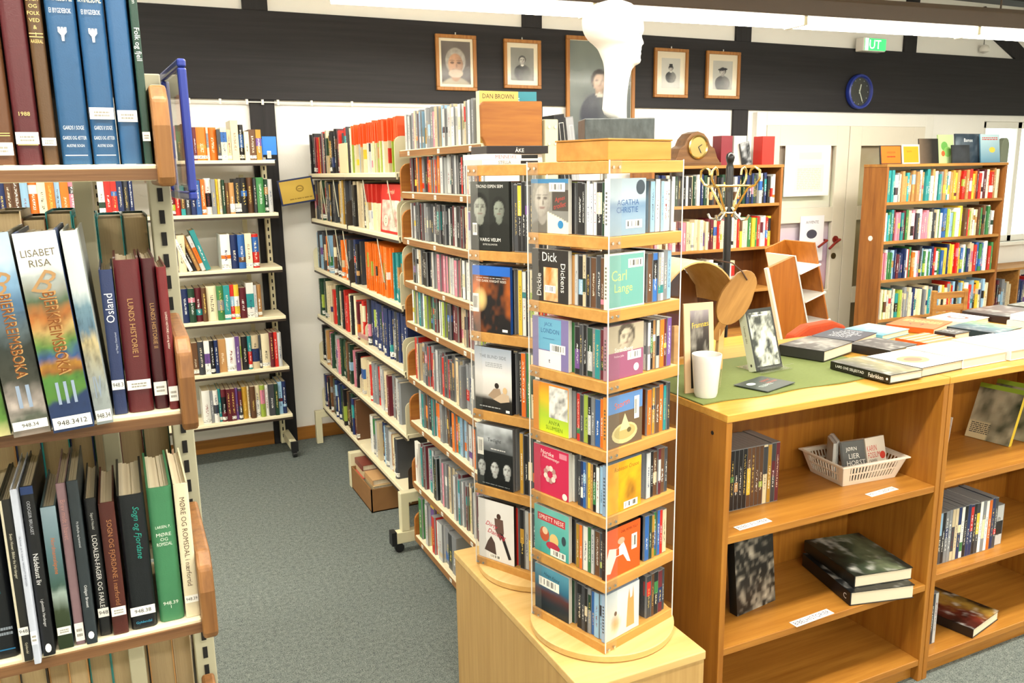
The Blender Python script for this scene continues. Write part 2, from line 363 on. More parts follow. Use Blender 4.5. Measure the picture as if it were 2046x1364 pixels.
# ------------------------------------------------------------------ double door with glass panes
DX0, DXM, DX1, DZ = 4.72, 5.615, 6.52, 2.02
dr = struct(empty('door_1', (0, 0, 0)))
fr = MB().box(DX0-.1, YW-.05, 0, DX0, YW-.0, DZ+.1).box(DX1, YW-.05, 0, DX1+.1, YW, DZ+.1).box(DX0, YW-.05, DZ, DX1, YW, DZ+.1)
fr.build('door_frame', M['white'], dr, bevel=.004)
M['door'] = plain('ivory_door_paint', 'ddd6c6', .45, var=.02)
YD = YW-.035
for a, c in ((DX0, DXM), (DXM, DX1)):
    st = .14; leaf = MB()
    leaf.box(a+.004, YD-.02, 0.01, a+st, YD+.02, DZ).box(c-st, YD-.02, .01, c-.004, YD+.02, DZ)
    for z0, z1 in ((.01, .16), (.52, .66), (1.24, 1.36), (1.86, DZ)): leaf.box(a+st, YD-.02, z0, c-st, YD+.02, z1)
    lo = leaf.build('door_leaf', M['door'], dr, bevel=.003)
    for z0, z1 in ((.16, .52), (.66, 1.24), (1.36, 1.86)): MB().box(a+st, YD-.003, z0, c-st, YD+.003, z1).build('glass_pane', M['glass'], lo)
# lit vestibule behind the glass: coloured wall and posters stuck on the inner side
pr = PR()
pr.img(DX0, .05, DX1, DZ, 30, 40, lambda u, v: lerp(grad([(0, '6b4a2c'), (.3, '8a5a33'), (.34, 'e9a9c6'), (.5, 'dcb2e6'), (.62, 'f4d9e2'), (.7, 'f3e9dc'), (1, 'c98a7c')], v) if u < .5 else grad([(0, '7a5026'), (.5, '94713a'), (.7, 'd9c8a8'), (1, '8b5a38')], v), 'ffffff', .25*fbm(u*8, v*8, 4)))
pr.build('view_through_glass', dr, (0, YW-.004, 0))
def poster(px0, py0, px1, py1, name, label, fn):
    a = at(px0, py0, Y=YD-.026); c = at(px1, py1, Y=YD-.026); w_, h_ = c.x-a.x, a.z-c.z
    p = MB().box(0, 0, 0, w_, .002, h_).build(name, M['white'], None, (a.x, YD-.026, c.z)); q = PR(); fn(q, w_, h_); q.build('print', p)
    return tag(p, label, 'poster')
def f1(q, w_, h_):
    q.rect(0, 0, w_, h_, 'f4eee2').rect(w_*.22, h_*.08, w_*.86, h_*.62, 'e4e2d2'); q.lines(w_*.28, h_*.14, w_*.8, h_*.56, 12, 'cfc8b4'); q.rect(w_*.3, h_*.72, w_*.8, h_*.86, 'efe2cc')
poster(1570, 290, 1655, 390, 'poster', 'large cream paper poster taped inside the upper door pane', f1)
def f2(q, w_, h_):
    q.rect(0, 0, w_, h_, 'e9e6ee').text('AVVENTE', w_*.5, h_*.86, h_*.06, '55525c').ell(w_*.5, h_*.6, w_*.22, h_*.1, '4a4a58'); q.lines(w_*.3, h_*.12, w_*.45, h_*.35, 5, '8b8894'); q.lines(w_*.55, h_*.12, w_*.7, h_*.35, 5, '8b8894')
poster(1600, 432, 1642, 520, 'notice_sheet', 'white notice sheet with round emblem on the lower door pane', f2)
hd = MB(); M['red'] = plain('dark_red_plastic', '7c1f17', .35)
hp = at(1670, 478, Y=YD-.03)
hd.cyl((hp.x, YD-.03, hp.z), (hp.x, YD-.02, hp.z), .03, n=16).tube([(hp.x, YD-.03, hp.z), (hp.x, YD-.075, hp.z), (hp.x-.05, YD-.08, hp.z-.02), (hp.x-.12, YD-.08, hp.z-.07)], .011, 8)
hd.tube([(hp.x-.12, YD-.02, hp.z), (hp.x-.14, YD-.07, hp.z-.0), (hp.x-.24, YD-.075, hp.z-.05)], .010, 8)
h_ = hd.build('door_handle', M['red'], dr, smooth=40)
MB().cyl((hp.x-.01, YD-.028, hp.z-.14), (hp.x-.01, YD-.02, hp.z-.14), .026, n=14).build('lock_cylinder', plain('bronze_lock', '6e5d3f', .35, metal=.8), dr, smooth=40)
# ------------------------------------------------------------------ fluorescent luminaires
M['lamp_body'] = plain('brown_lamp_housing', '4a3a2a', .45); M['tube'] = emit('fluorescent_tube', (1, .95, .82), 15)
def luminaire(x0, x1, y, z, rz, label, power=LAMP_W):
    L = x1-x0; r = empty('ceiling_lamp', ((x0+x1)/2, y, z), rz); tag(r, label, 'lamp', 'fluorescent ceiling lamps')
    h = MB().prism([(-.10, .04), (.10, .04), (.10, .13), (.07, .16), (-.07, .16), (-.10, .13)], -L/2, L/2, 'x').build('housing', M['lamp_body'], r, bevel=.006)
    MB().prism([(-.085, .041), (-.06, -.005), (.06, -.005), (.085, .041)], -L/2+.01, L/2-.01, 'x').build('diffuser', M['tube'], r)
    for q in (-L*.3, L*.3):
        MB().cyl((q, 0, .15), (q, 0, CEIL-z), .006, n=6).build('suspension_rod', M['lamp_body'], r)
    for q in (-L*.25, 0, L*.25):
        MB().box(q-.012, -.088, -.008, q+.012, .088, .043).build('bracket', M['cream'], r)
    for i in (-1, 1):
        li = bpy.data.lights.new('tube_light', 'AREA'); li.shape = 'RECTANGLE'; li.size = L*.48; li.size_y = .12; li.energy = power*L/3; li.color = LAMP_COL
        lo = bpy.data.objects.new('tube_light', li); COL.objects.link(lo); lo.parent = r; lo.location = (i*L*.25, 0, -.02)
    return r
luminaire(1.0, 6.3, 3.86, 2.49, -.0797, 'long fluorescent lamp with brown housing hanging before the white upper wall')
luminaire(-1.6, 2.4, 1.0, 2.75, 0, 'long fluorescent lamp hung above the aisle beside the nearest steel rack')
luminaire(3.0, 7.4, 1.2, 2.75, 0, 'long fluorescent lamp hung above the oak counter bookcases')
luminaire(-1.6, 2.4, -1.5, 2.75, 0, 'long fluorescent lamp hung at the rear of the room over the aisle')
luminaire(3.0, 7.4, -1.5, 2.75, 0, 'long fluorescent lamp hung at the rear of the room beyond the counter')
luminaire(-2.6, .6, 3.4, 2.75, 0, 'shorter fluorescent lamp hung before the wall rack')
# ------------------------------------------------------------------ things on the back wall
def framed(px0, py0, px1, py1, label, fn, mat_w=.03, fw=.022, name='framed_portrait', cat='picture', frame='b07a3a', mount='e9dfc6'):
    a = at(px0, py0, Y=BEAM_Y-.012); c = at(px1, py1, Y=BEAM_Y-.012); w_, h_ = c.x-a.x, a.z-c.z
    r = empty(name, (a.x, BEAM_Y, c.z)); tag(r, label, cat)
    fm = MB().box(0, -.022, 0, w_, -.001, fw).box(0, -.022, h_-fw, w_, -.001, h_).box(0, -.022, fw, fw, -.001, h_-fw).box(w_-fw, -.022, fw, w_, -.001, h_-fw)
    fm.build('frame', wood('picture_frame_wood', '8a5524', frame, 'z', 30), r, bevel=.003)
    p = PR(); p.rect(fw, fw, w_-fw, h_-fw, mount)
    fn(p, fw+mat_w, fw+mat_w, w_-fw-mat_w, h_-fw-mat_w); p.build('picture', r, (0, -.008, 0))
    MB().box(fw, -.0125, fw, w_-fw, -.0115, h_-fw).build('glass', M['picture_glass'], r)
    MB().cyl((w_/2, -.006, h_), (w_/2, -.006, h_+.015), .006, n=8).build('hanger', M['chrome'], r)
    return r
framed(869, 67, 953, 182, 'framed coloured portrait of an old man with white hair', lambda p, a, b, c, d: p.img(a, b, c, d, 40, 54, portrait('3b3230', '7a716a', 'c99a78', 'b9b2a6', 'a9a08c', .48, .48, .32, asp=1.35, seed=2, beard='c9b49c')), .018)
framed(1006, 77, 1081, 178, 'framed grey photograph of a man in dark coat with bow tie', lambda p, a, b, c, d: p.img(a, b, c, d, 40, 54, portrait('6d6d68', '9a9a94', 'c9c6be', '55534f', '2b2b2b', .5, .62, .15, asp=1.6, seed=5, collar='d9d6ce')), .03)
framed(1131, 70, 1266, 300, 'tall framed painting of a woman in pale headscarf, behind the white bust', lambda p, a, b, c, d: p.img(a, b, c, d, 40, 60, portrait('3a4048', '8f9a92', 'd2b49c', '2b2019', '2f3342', .48, .62, .13, asp=1.7, seed=9, collar='c9c4b8')), .004, .026)
framed(1308, 95, 1373, 196, 'framed grey photograph of a standing man in a top hat', lambda p, a, b, c, d: p.img(a, b, c, d, 40, 56, portrait('b9b9b2', 'cfcfc8', 'c9c6be', '3a3a3a', '1f1f22', .5, .66, .12, 'top', 1.7, 6, 'd8d6d0')), .045)
framed(1412, 101, 1476, 198, 'framed grey photograph of a man in a broad cap', lambda p, a, b, c, d: p.img(a, b, c, d, 40, 56, portrait('aeaea6', 'c6c6be', 'c9c6be', '3a3a3a', '3c3c40', .5, .62, .16, 'beret', 1.6, 8)), .045)
# wall clock
cp = at(1719, 183, Y=BEAM_Y-.03); ck = empty('wall_clock', (cp.x, BEAM_Y, cp.z)); tag(ck, 'round wall clock with blue rim and black face on the dark beam', 'clock')
RXM = Matrix.Rotation(math.radians(90), 4, 'X')
MB().lathe([(.115, 0), (.138, .004), (.142, .022), (.136, .04), (.122, .044), (.116, .036), (.113, .02)], 40, M=RXM, caps=False).build('rim', M['blue_plastic'], ck, smooth=40)
MB().lathe([(.116, .001), (.116, .018)], 40, M=RXM).build('dial', plain('clock_dial_black', '12131a', .4), ck)
for i in range(12):
    a = i*math.pi/6; q = PR(); q.rect(.098*math.sin(a)-.004, .098*math.cos(a)-.004, .098*math.sin(a)+.004, .098*math.cos(a)+.004, 'b9b9c8'); q.build('hour_mark', ck, (0, -.0185, 0))
for nm, ang, ln, wd in (('minute_hand', 155, .085, .007), ('hour_hand', 12, .06, .009)):
    a = math.radians(ang); MB().box(-wd/2, -.004, -.015, wd/2, 0, ln).build(nm, M['white_gloss'], ck, (0, -.021, 0), (0, a, 0))
MB().lathe([(.114, .034), (.114, .036)], 40, M=RXM).build('cover_glass', M['glass'], ck)
# exit sign
a = at(1726, 74, Y=BEAM_Y-.09); c = at(1769, 104, Y=BEAM_Y-.09); w_, h_ = c.x-a.x, a.z-c.z
ex = empty('exit_sign', (a.x, BEAM_Y-.09, c.z)); tag(ex, 'lit green exit sign with white lettering above the dark beam', 'sign')
MB().box(0, 0, 0, w_, .08, h_).build('housing', M['white_gloss'], ex, bevel=.006)
q = MB().box(w_*.06, -.006, h_*.06, w_*.98, 0, h_*.94); q.build('green_panel', emit('exit_sign_green', (.05, .55, .16), 1.0), ex)
v, f, asp = text2d('UT'); tb = MB(); hh = h_*.66; sx = w_*.5/(asp*hh)
tb.add([(w_*.5+p[0]*hh*sx, -.0065, h_*.5+p[1]*hh) for p in v], f); tb.build('lettering', emit('exit_sign_white', (.95, 1, .9), 1.6), ex)
MB().box(w_*.06, -.0066, h_*.06, w_*.2, -.006, h_*.94).build('white_field', emit('exit_sign_field', (.95, 1, .9), 1.3), ex)
# small sensor on the upper wall
sp_ = at(1965, 100, Y=YW-.04); sn = empty('wall_sensor', (sp_.x, YW, sp_.z)); tag(sn, 'small white sensor on a thin wire on the upper wall', 'sensor')
MB().cyl((0, -.04, .04), (0, -.04, .3), .003, n=6).build('wire', M['black'], sn)
MB().lathe([(.012, -.03), (.04, -.015), (.045, .01), (.03, .035), (.01, .045)], 16).build('body', M['white_gloss'], sn, (0, -.05, 0), smooth=50)
# ------------------------------------------------------------------ books: shared meshes
def book_mesh(name, board=.07, pages=M['pages'], n=5, flat=False):
    """unit book: x thickness -.5...5, y 0 (spine) .. 1, z 0..1"""
    b = MB(); bulge = 0 if flat else .045
    prof = [(-.5+i/n, .0+bulge*(2*i/n-1)**2) for i in range(n+1)]
    k = len(prof)
    vs = [(x, y, z) for z in (0, 1) for x, y in prof]; vs += [(x, y+.03, z) for z in (0, 1) for x, y in prof]
    fs = [(i, i+1, k+i+1, k+i) for i in range(k-1)] + [(k+i, k+i+1, 3*k+i+1, 3*k+i) for i in range(k-1)] + [(i+1, i, 2*k+i, 2*k+i+1) for i in range(k-1)]
    b.add(vs, fs, 0)
    for s in (-1, 1):
        x0, x1 = sorted((s*.5, s*(.5-board))); b.box(x0, bulge, 0, x1, 1, 1, 0)
    b.box(-.5+board, .04, .012, .5-board, .975, .985, 1)
    return b.mesh(name, [M['spine'], pages])
def case_mesh(name):
    """unit disc case: plastic shell with a printed spine insert standing slightly proud"""
    b = MB().box(-.5, .006, 0, .5, 1, 1, 1).box(-.44, 0, .012, .44, .012, .988, 0).box(-.5, .05, .004, -.47, .99, .996, 0).box(.47, .05, .004, .503, .99, .996, 0)
    return b.mesh(name, [M['spine'], M['clear_case']])
BOOK = book_mesh('book'); BOOK_FLAT = book_mesh('paperback', .03, flat=True, n=1); BOOK_TAN = book_mesh('old_book', .05, M['pages_tan']); CASE = case_mesh('disc_case')
PAL = {'black': '1d1c1f', 'white': 'ecebe4', 'cream': 'e6dab6', 'navy': '22305c', 'blue': '2f62a8', 'light blue': '8fb6d3', 'teal': '2a8a8c', 'green': '3b7a45', 'dark green': '22402f',
       'lime': '9fb446', 'red': 'c22a22', 'maroon': '61202a', 'orange': 'e0701e', 'yellow': 'e6c23e', 'tan': 'b88a55', 'brown': '5f4029', 'grey': '83868a', 'dark grey': '3d3f44',
       'pale grey': 'bdbfbf', 'purple': '6d4c8e', 'pink': 'cf7f92', 'beige': 'c9b998', 'ochre': 'b58a2e'}
LIGHT = {'white', 'cream', 'yellow', 'beige', 'pale grey', 'light blue', 'lime'}
def set_book(o, cn, tag_on=None, rnd=random):
    c = hx(PAL[cn]); j = .85+.3*rnd.random(); o.color = (*[min(1, x*j) for x in c], 1)
    o['ink'] = hx(rnd.choice(('2a2622', '7c1f1a', '20345e')) if cn in LIGHT else rnd.choice(('f0e6cc', 'f5f5f0', 'e3c76a', 'f5f5f0')))
    r = rnd.random()
    o['band'] = hx(PAL[rnd.choice(list(PAL))]) if r < .33 else tuple(o.color)[:3]
    o['top_on'] = 0.0; o['top'] = hx('e2531f'); o['tag_on'] = float(tag_on if tag_on is not None else (rnd.random() < .35))
PACK = {'v': [], 'f': [], 'm': [], 'Col': [], 'ink': [], 'band': [], 'top': [], 'gen': [], 'rnd': [], 'tag_on': [], 'top_on': []}
def pack(org, rz, length, z, specs, rnd=random, tags=None, gap=.0008):
    """rows past the limit of singly built books: same geometry, gathered into one object"""
    x = 0; R_ = Matrix.Rotation(rz, 4, 'Z')
    class D(dict): pass
    for cn, t, h, d in specs:
        if x+t > length: break
        me = BOOK if rnd.random() < .6 else BOOK_FLAT; inset = rnd.uniform(.006, .03); o = D(); set_book(o, cn, tags, rnd)
        T = Matrix.Translation((org[0], org[1], z+.0005)) @ R_ @ Matrix.Translation((x+t/2, inset, 0)) @ Matrix.Diagonal((t, d, h, 1)); n = len(PACK['v']); r_ = rnd.random()
        for v in me.vertices:
            PACK['v'].append(tuple(T @ v.co)); PACK['gen'].append((v.co.x+.5, v.co.y, v.co.z)); PACK['Col'].append(o.color[:3]); PACK['rnd'].append(r_)
            for k in ('ink', 'band', 'top'): PACK[k].append(tuple(o[k]))
            for k in ('tag_on', 'top_on'): PACK[k].append(o[k])
        for p in me.polygons: PACK['f'].append(tuple(i+n for i in p.vertices)); PACK['m'].append(p.material_index)
        x += t+gap
def build_pack(label):
    me = bpy.data.meshes.new('packed_books'); me.from_pydata(PACK['v'], [], PACK['f']); me.materials.append(M['spine_joined']); me.materials.append(M['pages']); me.polygons.foreach_set('material_index', PACK['m'])
    for k in ('Col', 'ink', 'band', 'top'): me.attributes.new(k, 'FLOAT_COLOR', 'POINT').data.foreach_set('color', [x for c in PACK[k] for x in (*c, 1)])
    me.attributes.new('gen', 'FLOAT_VECTOR', 'POINT').data.foreach_set('vector', [x for c in PACK['gen'] for x in c])
    for k in ('rnd', 'tag_on', 'top_on'): me.attributes.new(k, 'FLOAT', 'POINT').data.foreach_set('value', PACK[k])
    me.update(); tag(link('packed_books', me), label, 'books', kind='stuff')
def short(l):
    if len(re.findall(r"[\w']+", l)) > 16: l = l.replace('slim ', '').replace('thick ', '')
    if len(re.findall(r"[\w']+", l)) > 16: l = l.replace(' ones,', ',')
    if len(re.findall(r"[\w']+", l)) > 16: l = l.replace(' shelf,', ' shelf of').replace(' at the row end', '')
    if len(re.findall(r"[\w']+", l)) > 16: l = re.sub(r' and [a-z ]+,', ' and another,', l)
    return l
def row(org, rz, length, z, specs, where, kind='book', cat='book', group=None, mesh=None, gap=.0008, lean_end=False, rnd=random, name=None, tags=None):
    """stand a row of books or cases; org = left end at the shelf's front edge. specs: list of (colour, thickness, height, depth[, lean deg])"""
    ca, sa = math.cos(rz), math.sin(rz); x = 0; out = []
    for i, sp in enumerate(specs):
        cn, t, h, d = sp[:4]; ln = sp[4] if len(sp) > 4 else 0
        if cn is None: x += t; continue
        ex = h*math.sin(math.radians(abs(ln)))
        wfoot = t/math.cos(math.radians(ln))
        if x+wfoot > length: break
        inset = rnd.uniform(.006, .03) if len(sp) < 6 else sp[5]
        lx = x+wfoot/2; me = mesh or (BOOK if rnd.random() < .6 else BOOK_FLAT)
        o = bpy.data.objects.new(name or (kind.replace(' ', '_')), me); COL.objects.link(o)
        o.location = (org[0]+lx*ca-inset*sa*1, org[1]+lx*sa+inset*ca, z+(t/2*math.sin(math.radians(abs(ln))) if ln else 0)+.0005)
        o.rotation_euler = (0, math.radians(ln), rz); o.scale = (t, d, h); set_book(o, cn, tags, rnd)
        out.append((o, cn, t)); x += wfoot+gap
    ts = sorted(q[2] for q in out); lo_, hi_ = (ts[len(ts)//4], ts[(3*len(ts))//4]) if ts else (0, 0)
    for i, (o, cn, t) in enumerate(out):
        a = out[i-1][1] if i else None; b = out[i+1][1] if i+1 < len(out) else None
        sz = 'slim ' if t < lo_ else 'thick ' if t > hi_ else ''
        nb = ('between two %s ones' % a if a == b else 'between %s and %s ones' % (a, b)) if a and b else ('beside a %s one at the row end' % (a or b) if a or b else 'standing alone')
        tag(o, short('%s%s %s %s, %s' % (sz, cn, kind, nb, where)), cat, group or (kind+'s on '+where))
    return out
def mixrow(n, names, tr=(.015, .035), hr=(.19, .235), dr=(.14, .17), rnd=random, runs=0):
    out = []; last = None
    while len(out) < n:
        cn = rnd.choice(names); t = rnd.uniform(*tr); h = rnd.uniform(*hr); d = rnd.uniform(*dr)
        for _ in range(1 if rnd.random() > runs else rnd.randint(2, 4)): out.append((cn, t, h+rnd.uniform(-.002, .002), d))
    return out[:n]
# ------------------------------------------------------------------ steel library racks
def slotted_upright(name, parent, x, y, z0, z1, w_, d_, mat, step=.05, face=-1):
    u = MB().box(x-w_/2, y-d_/2, z0, x+w_/2, y+d_/2, z1).build(name, mat, parent, bevel=.002)
    s = MB(); z = z0+.05
    yy = y+face*(d_/2+.0006)
    me = MB().box(-.004, -.001, -.011, .004, .001, .011).mesh('slot', M['slot'])
    while z < z1-.03:
        link('slot', me, u, (x, yy, z)); z += step
    return u
# ---- nearest rack (left edge of the picture)
LX, LY = .058, 1.25
lr = empty('library_rack', (-.3, 1.52, 0)); tag(lr, 'double-sided steel book rack with wooden shelf ends, holding tall blue and maroon volumes', 'rack')
P_ = lambda o: (setattr(o, 'location', o.location-Vector((-.3, 1.52, 0))), setattr(o, 'parent', lr), o)[2]
M['veneer_edge'] = M['teak_x']
LZ = [1.716, 1.37, 1.04, .71, .36]
for i, z in enumerate(LZ):
    sh = P_(MB().box(-.95, LY, z-.022, LX, 1.49, z).build('shelf', M['shelf'], bevel=.002))
    P_(MB().box(-.95, LY-.004, z-.021, LX, LY, z-.006).build('shelf_edge_strip', M['veneer_edge']))
    rs = P_(MB().box(-.95, 1.55, z-.022, LX, 1.80, z).build('shelf', M['grey_steel'], bevel=.002))
    # wooden shelf ends with rounded front corners
    zt = z+.105; pts = [(LY-.012, z-.03), (LY-.018, z-.018), (LY-.02, z+.05), (LY-.012, zt-.02), (LY+.01, zt), (1.46, zt+.005), (1.47, zt-.01), (1.47, z-.03)]
    P_(MB().prism(pts, LX, LX+.022, 'x').build('shelf_end', M['teak'], bevel=.005))
    P_(MB().prism([(1.57, z-.03), (1.57, zt), (1.80, zt), (1.81, z+.05), (1.805, z-.03)], LX, LX+.022, 'x').build('shelf_end', M['teak'], bevel=.005))
for x in (.0705, -.93):
    P_(slotted_upright('upright', None, x, 1.52, .0, 1.86 if x > 0 else 1.9, .034, .05, M['grey_steel'], .036))
P_(MB().box(-.056, 1.505, .0, -.03, 1.535, 1.72).build('upright', M['grey_steel'], bevel=.002))
P_(MB().box(-.95, 1.505, .08, .05, 1.535, .14).build('cross_bar', M['grey_steel']))
for x in (.0705, -.93): P_(MB().box(x-.02, 1.2, 0, x+.02, 1.84, .05).build('foot', M['grey_steel'], bevel=.004))
# hand-picked books on the nearest rack
def hero(px0, px1, pyb, pyt, z, col, label, lean=0, y=None, d=.19, spine=None, sticker=None, round_=True, pages='pages', col2=None, group='large books on the nearest rack', h=None, rough=None, cat='book'):
    y = LY+.012 if y is None else y
    a = at(px0, pyb, Y=y); c = at(px1, pyb, Y=y); t = c.x-a.x-.0012
    if h is None: h = at((px0+px1)/2-(pyb-pyt)*.13, pyt, Y=y).z-z
    mat = plain('cover_'+label.split(' book')[0].replace(' ', '_')[:40], col, .35, var=.08, nscale=60, bump=.08) if isinstance(col, str) else col
    b = MB(); bw = min(.0032, t*.12); e = .006 if round_ else .0015
    pr_ = [(-t/2, e), (-t/2+t*.06, e*.4), (-t/2+t*.16, e*.06), (-t*.2, 0), (t*.2, 0), (t/2-t*.16, e*.06), (t/2-t*.06, e*.4), (t/2, e)]
    k = len(pr_); vs = [(x, yy, zz) for zz in (0, h) for x, yy in pr_]+[(x*.97, yy+.003, zz) for zz in (0, h) for x, yy in pr_]
    b.add(vs, [(i, i+1, k+i+1, k+i) for i in range(k-1)]+[(k+i, k+i+1, 3*k+i+1, 3*k+i) for i in range(k-1)]+[(i+1, i, 2*k+i, 2*k+i+1) for i in range(k-1)])
    for s in (-1, 1): x0, x1 = sorted((s*t/2, s*(t/2-bw))); b.box(x0, e, 0, x1, d, h)
    o = b.build('book', mat, None, ((a.x+c.x)/2, y, z+.0008), (0, -math.radians(lean), 0), smooth=50)
    o.location.z += t/2*math.sin(math.radians(abs(lean)))
    # page block with a hollow at the spine
    pb = MB(); n = 5; w2 = t/2-bw
    for j in range(n):
        x0, x1 = -w2+2*w2*j/n, -w2+2*w2*(j+1)/n; dip = .004*(1-abs((j-(n-1)/2)/(n/2)))
        pb.box(x0, .008, .003, x1, d-.004, h-.005-dip)
    pb.build('page_block', M[pages], o)
    p = PR(); 
    if spine: spine(p, t, h); p.layers('spine_print', o, (0, -.0004, 0))
    if sticker:
        sz0, sz1, stx = sticker; q = PR(); q.rect(-t*.47, sz0, t*.47, sz1, 'efeee8')
        if stx: q.text(stx, 0, (sz0+sz1)/2, (sz1-sz0)*.42, '2b2b2b', 0, t*.8)
        else: q.lines(-t*.3, sz0+(sz1-sz0)*.25, t*.3, sz1-(sz1-sz0)*.2, 2, '9a968c')
        q.build('call_number_label', o, (0, -.0012, 0))
    return tag(o, label, cat, None)
GOLD = 'd9c07a'
def s_gold(top, mid, year=None):
    def f(p, t, h):
        p.rect(-t*.42, h*.93, t*.42, h*.932, GOLD)
        for i, s in enumerate(top): p.text(s, 0, h*.84-i*.014, .0075, GOLD, 0, t*.8)
        if year: p.text(year, 0, h*.22, .005, GOLD, 0, t*.5)
        for k in (.085, .092): p.rect(-t*.42, h*k, t*.42, h*k+.0009, GOLD)
    return f
hero(-34, 34, 328, 0, LZ[0], '5a3820', 'brown leather volume at the far left, with gold lines, next to a maroon volume'.replace(' at the far left,', ''), h=.30, spine=lambda p, t, h: [p.rect(-t*.42, h*k, t*.42, h*k+.001, GOLD) for k in (.12, .13, .5)] and None, sticker=(.012, .028, ''))
hero(36, 87, 328, 0, LZ[0], '4f1c22', 'maroon cloth volume with gold lettering and blank label above the veneer shelf edge', h=.29, spine=s_gold(['HJELMSEVATN', 'CHESEN', 'FJOTLAND'], '', '1988'), sticker=(.026, .041, ''))
hero(88, 120, 328, 0, LZ[0], '523a22', 'narrow brown leather volume with gold banded lettering', h=.30,
     spine=lambda p, t, h: ([p.rect(-t*.45, k, t*.45, k+.001, GOLD) for k in (.158, .162, .213, .217)], [p.text(s, 0, .204-i*.0085, .0045, GOLD, 0, t*.8) for i, s in enumerate(('LANDA', 'OG', 'FOLK', 'VED', '&', 'I', 'AASERAL'))]) and None, sticker=(.024, .034, ''))
def kvin(roman):
    def f(p, t, h):
        p.text('ÅNEN ÅRLI', 0, .226, .006, 'd5dbe0', 0, t*.75).text('KVINESDAL', 0, .208, .0085, 'e4dfb8', 0, t*.86).text('EI BYGDEBOK', 0, .192, .006, 'd5dbe0', 0, t*.72)
        p.poly([(-.0014,.155),(.0014,.155),(.0018,.162),(.005,.166),(.005,.172),(.0025,.172),(.002,.168),(.0012,.172),(-.0012,.172),(-.002,.168),(-.0025,.172),(-.005,.172),(-.005,.166),(-.0018,.162)], 'e6e8e4')
        p.text('GARDS '+roman+' SOGE', 0, .047, .005, 'd5dbe0', 0, t*.7).text('GARDS OG ÆTTER', 0, .034, .0045, 'd5dbe0', 0, t*.8).text('AUSTRE SOGN', 0, .024, .0035, 'd5dbe0', 0, t*.6)
        p.rect(-t*.38, .011, t*.38, .0122, 'c9d2da')
    return f
hero(125, 186, 328, 0, LZ[0], '245079', 'thick blue cloth volume with white title and roman numeral one', h=.29, spine=kvin('I'))
hero(188, 241, 328, 0, LZ[0], '26527c', 'blue cloth volume with taped clear label and roman numeral two', h=.29, spine=kvin('II'), sticker=(.058, .073, ''))
hero(243, 286, 327, 0, LZ[0], '2a5580', 'plain blue cloth volume beside the thin dark green book', h=.285, spine=lambda p, t, h: p.text('KVINESDAL', 0, .228, .005, '8a7a86', 0, t*.7) and None, sticker=(.055, .070, ''))
hero(289, 307, 326, 0, LZ[0], '1f3d33', 'thin dark green book with white vertical title against the wooden shelf end', h=.30, round_=False,
     spine=lambda p, t, h: p.text('Folk og fjell', 0, .155, .0085, 'e8ece8', -90, .07).text('Kristen Johnsen og Knut Gjerden', 0, .25, .006, 'c8d0cc', -90, .1) and None, sticker=(.03, .042, ''))
def land(stops, seed, roman, title, stick=True, author=None):
    def f(p, t, h):
        p.img(-t*.5, 0, t*.5, h, 16, 90, lambda u, v: lerp(grad(stops, v+.10*(fbm(u*3, v*11, seed)-.5)), '101a10', .55*max(0, fbm(u*6, v*26, seed+5)-.42)*2 if .1 < v < .62 else 0))
        if author:
            for i, s in enumerate(author): p.text(s, 0, h*.90-i*.013, .009, '6c6350', 0, t*.8)
        if title:
            p.text('B', 0, h*.76, .03, 'a9855a', -18, t*.5, .4)
            p.text(title, .001, h*.50, t*.42, 'b98f58', -90, h*.42); p.text(title, 0, h*.501, t*.37, '7c4516', -90, h*.41)
        p.text(roman, 0, .052, .03, '8fa0b8', 0, t*.46)
    return f
SK = [(0, '3c4a34'), (.12, '5f6c3a'), (.2, 'a9925a'), (.32, '6a7042'), (.45, '9c8a56'), (.55, '3f5a52'), (.65, '6f8796'), (.75, 'a9b4b4'), (.86, 'c8cdc8'), (1, 'd7dde0')]
S3 = [(0, '24365c'), (.16, '24365c'), (.19, '4f7a34'), (.27, '4c7d38'), (.3, '8a5a2a'), (.36, 'b07d2e'), (.39, '2f4f86'), (.44, '54803c'), (.52, 'b79c62'), (.58, 'a8662f'), (.64, '4a5f46'), (.72, '8c8f86'), (.80, 'a8b0b0'), (.86, 'd6dcdc'), (1, 'e3e8e8')]
S4 = [(0, '8f9899'), (.2, '9aa3a2'), (.35, 'a9a58e'), (.45, 'c9b88a'), (.5, '5f7d92'), (.62, '6f8f9f'), (.7, 'cfd8d8'), (1, 'd8dcd8')]
S2 = [(0, '8a7e74'), (.08, '4e564a'), (.16, 'b7aca6'), (.28, '3c3e36'), (.45, '2f3530'), (.52, '56646a'), (.66, '4a6c8c'), (.78, '7da3c4'), (.86, 'b9cfe0'), (1, 'a9c8e4')]
S1 = [(0, 'c9c38a'), (.1, '5d8a3c'), (.3, '4d7a34'), (.36, '7c7c72'), (.7, '8f9aa4'), (1, 'b9cde0')]
BJ = 'BJERKREIMSBOKA'
hero(-58, 24, 874, 470, LZ[1], '6b7a58', 'green and white landscape volume leaning at the end of the picture-spine set', 4.2, LY-.035, .2, land(S1, 11, 'I', BJ), h=.262)
hero(26, 104, 866, 470, LZ[1], '5c5a50', 'grey winter-landscape volume with gold title and roman numeral two', 4.0, LY-.042, .2, land(S2, 22, 'II', BJ), h=.262, sticker=(.008, .02, '948.34'))
hero(106, 191, 862, 468, LZ[1], '2a3a5c', 'thick landscape volume with author name, gold title and roman numeral three', 3.8, LY-.045, .2, land(S3, 33, 'III', BJ, author=('LISABET', 'RISA')), h=.262, sticker=(.004, .02, '948.3412'))
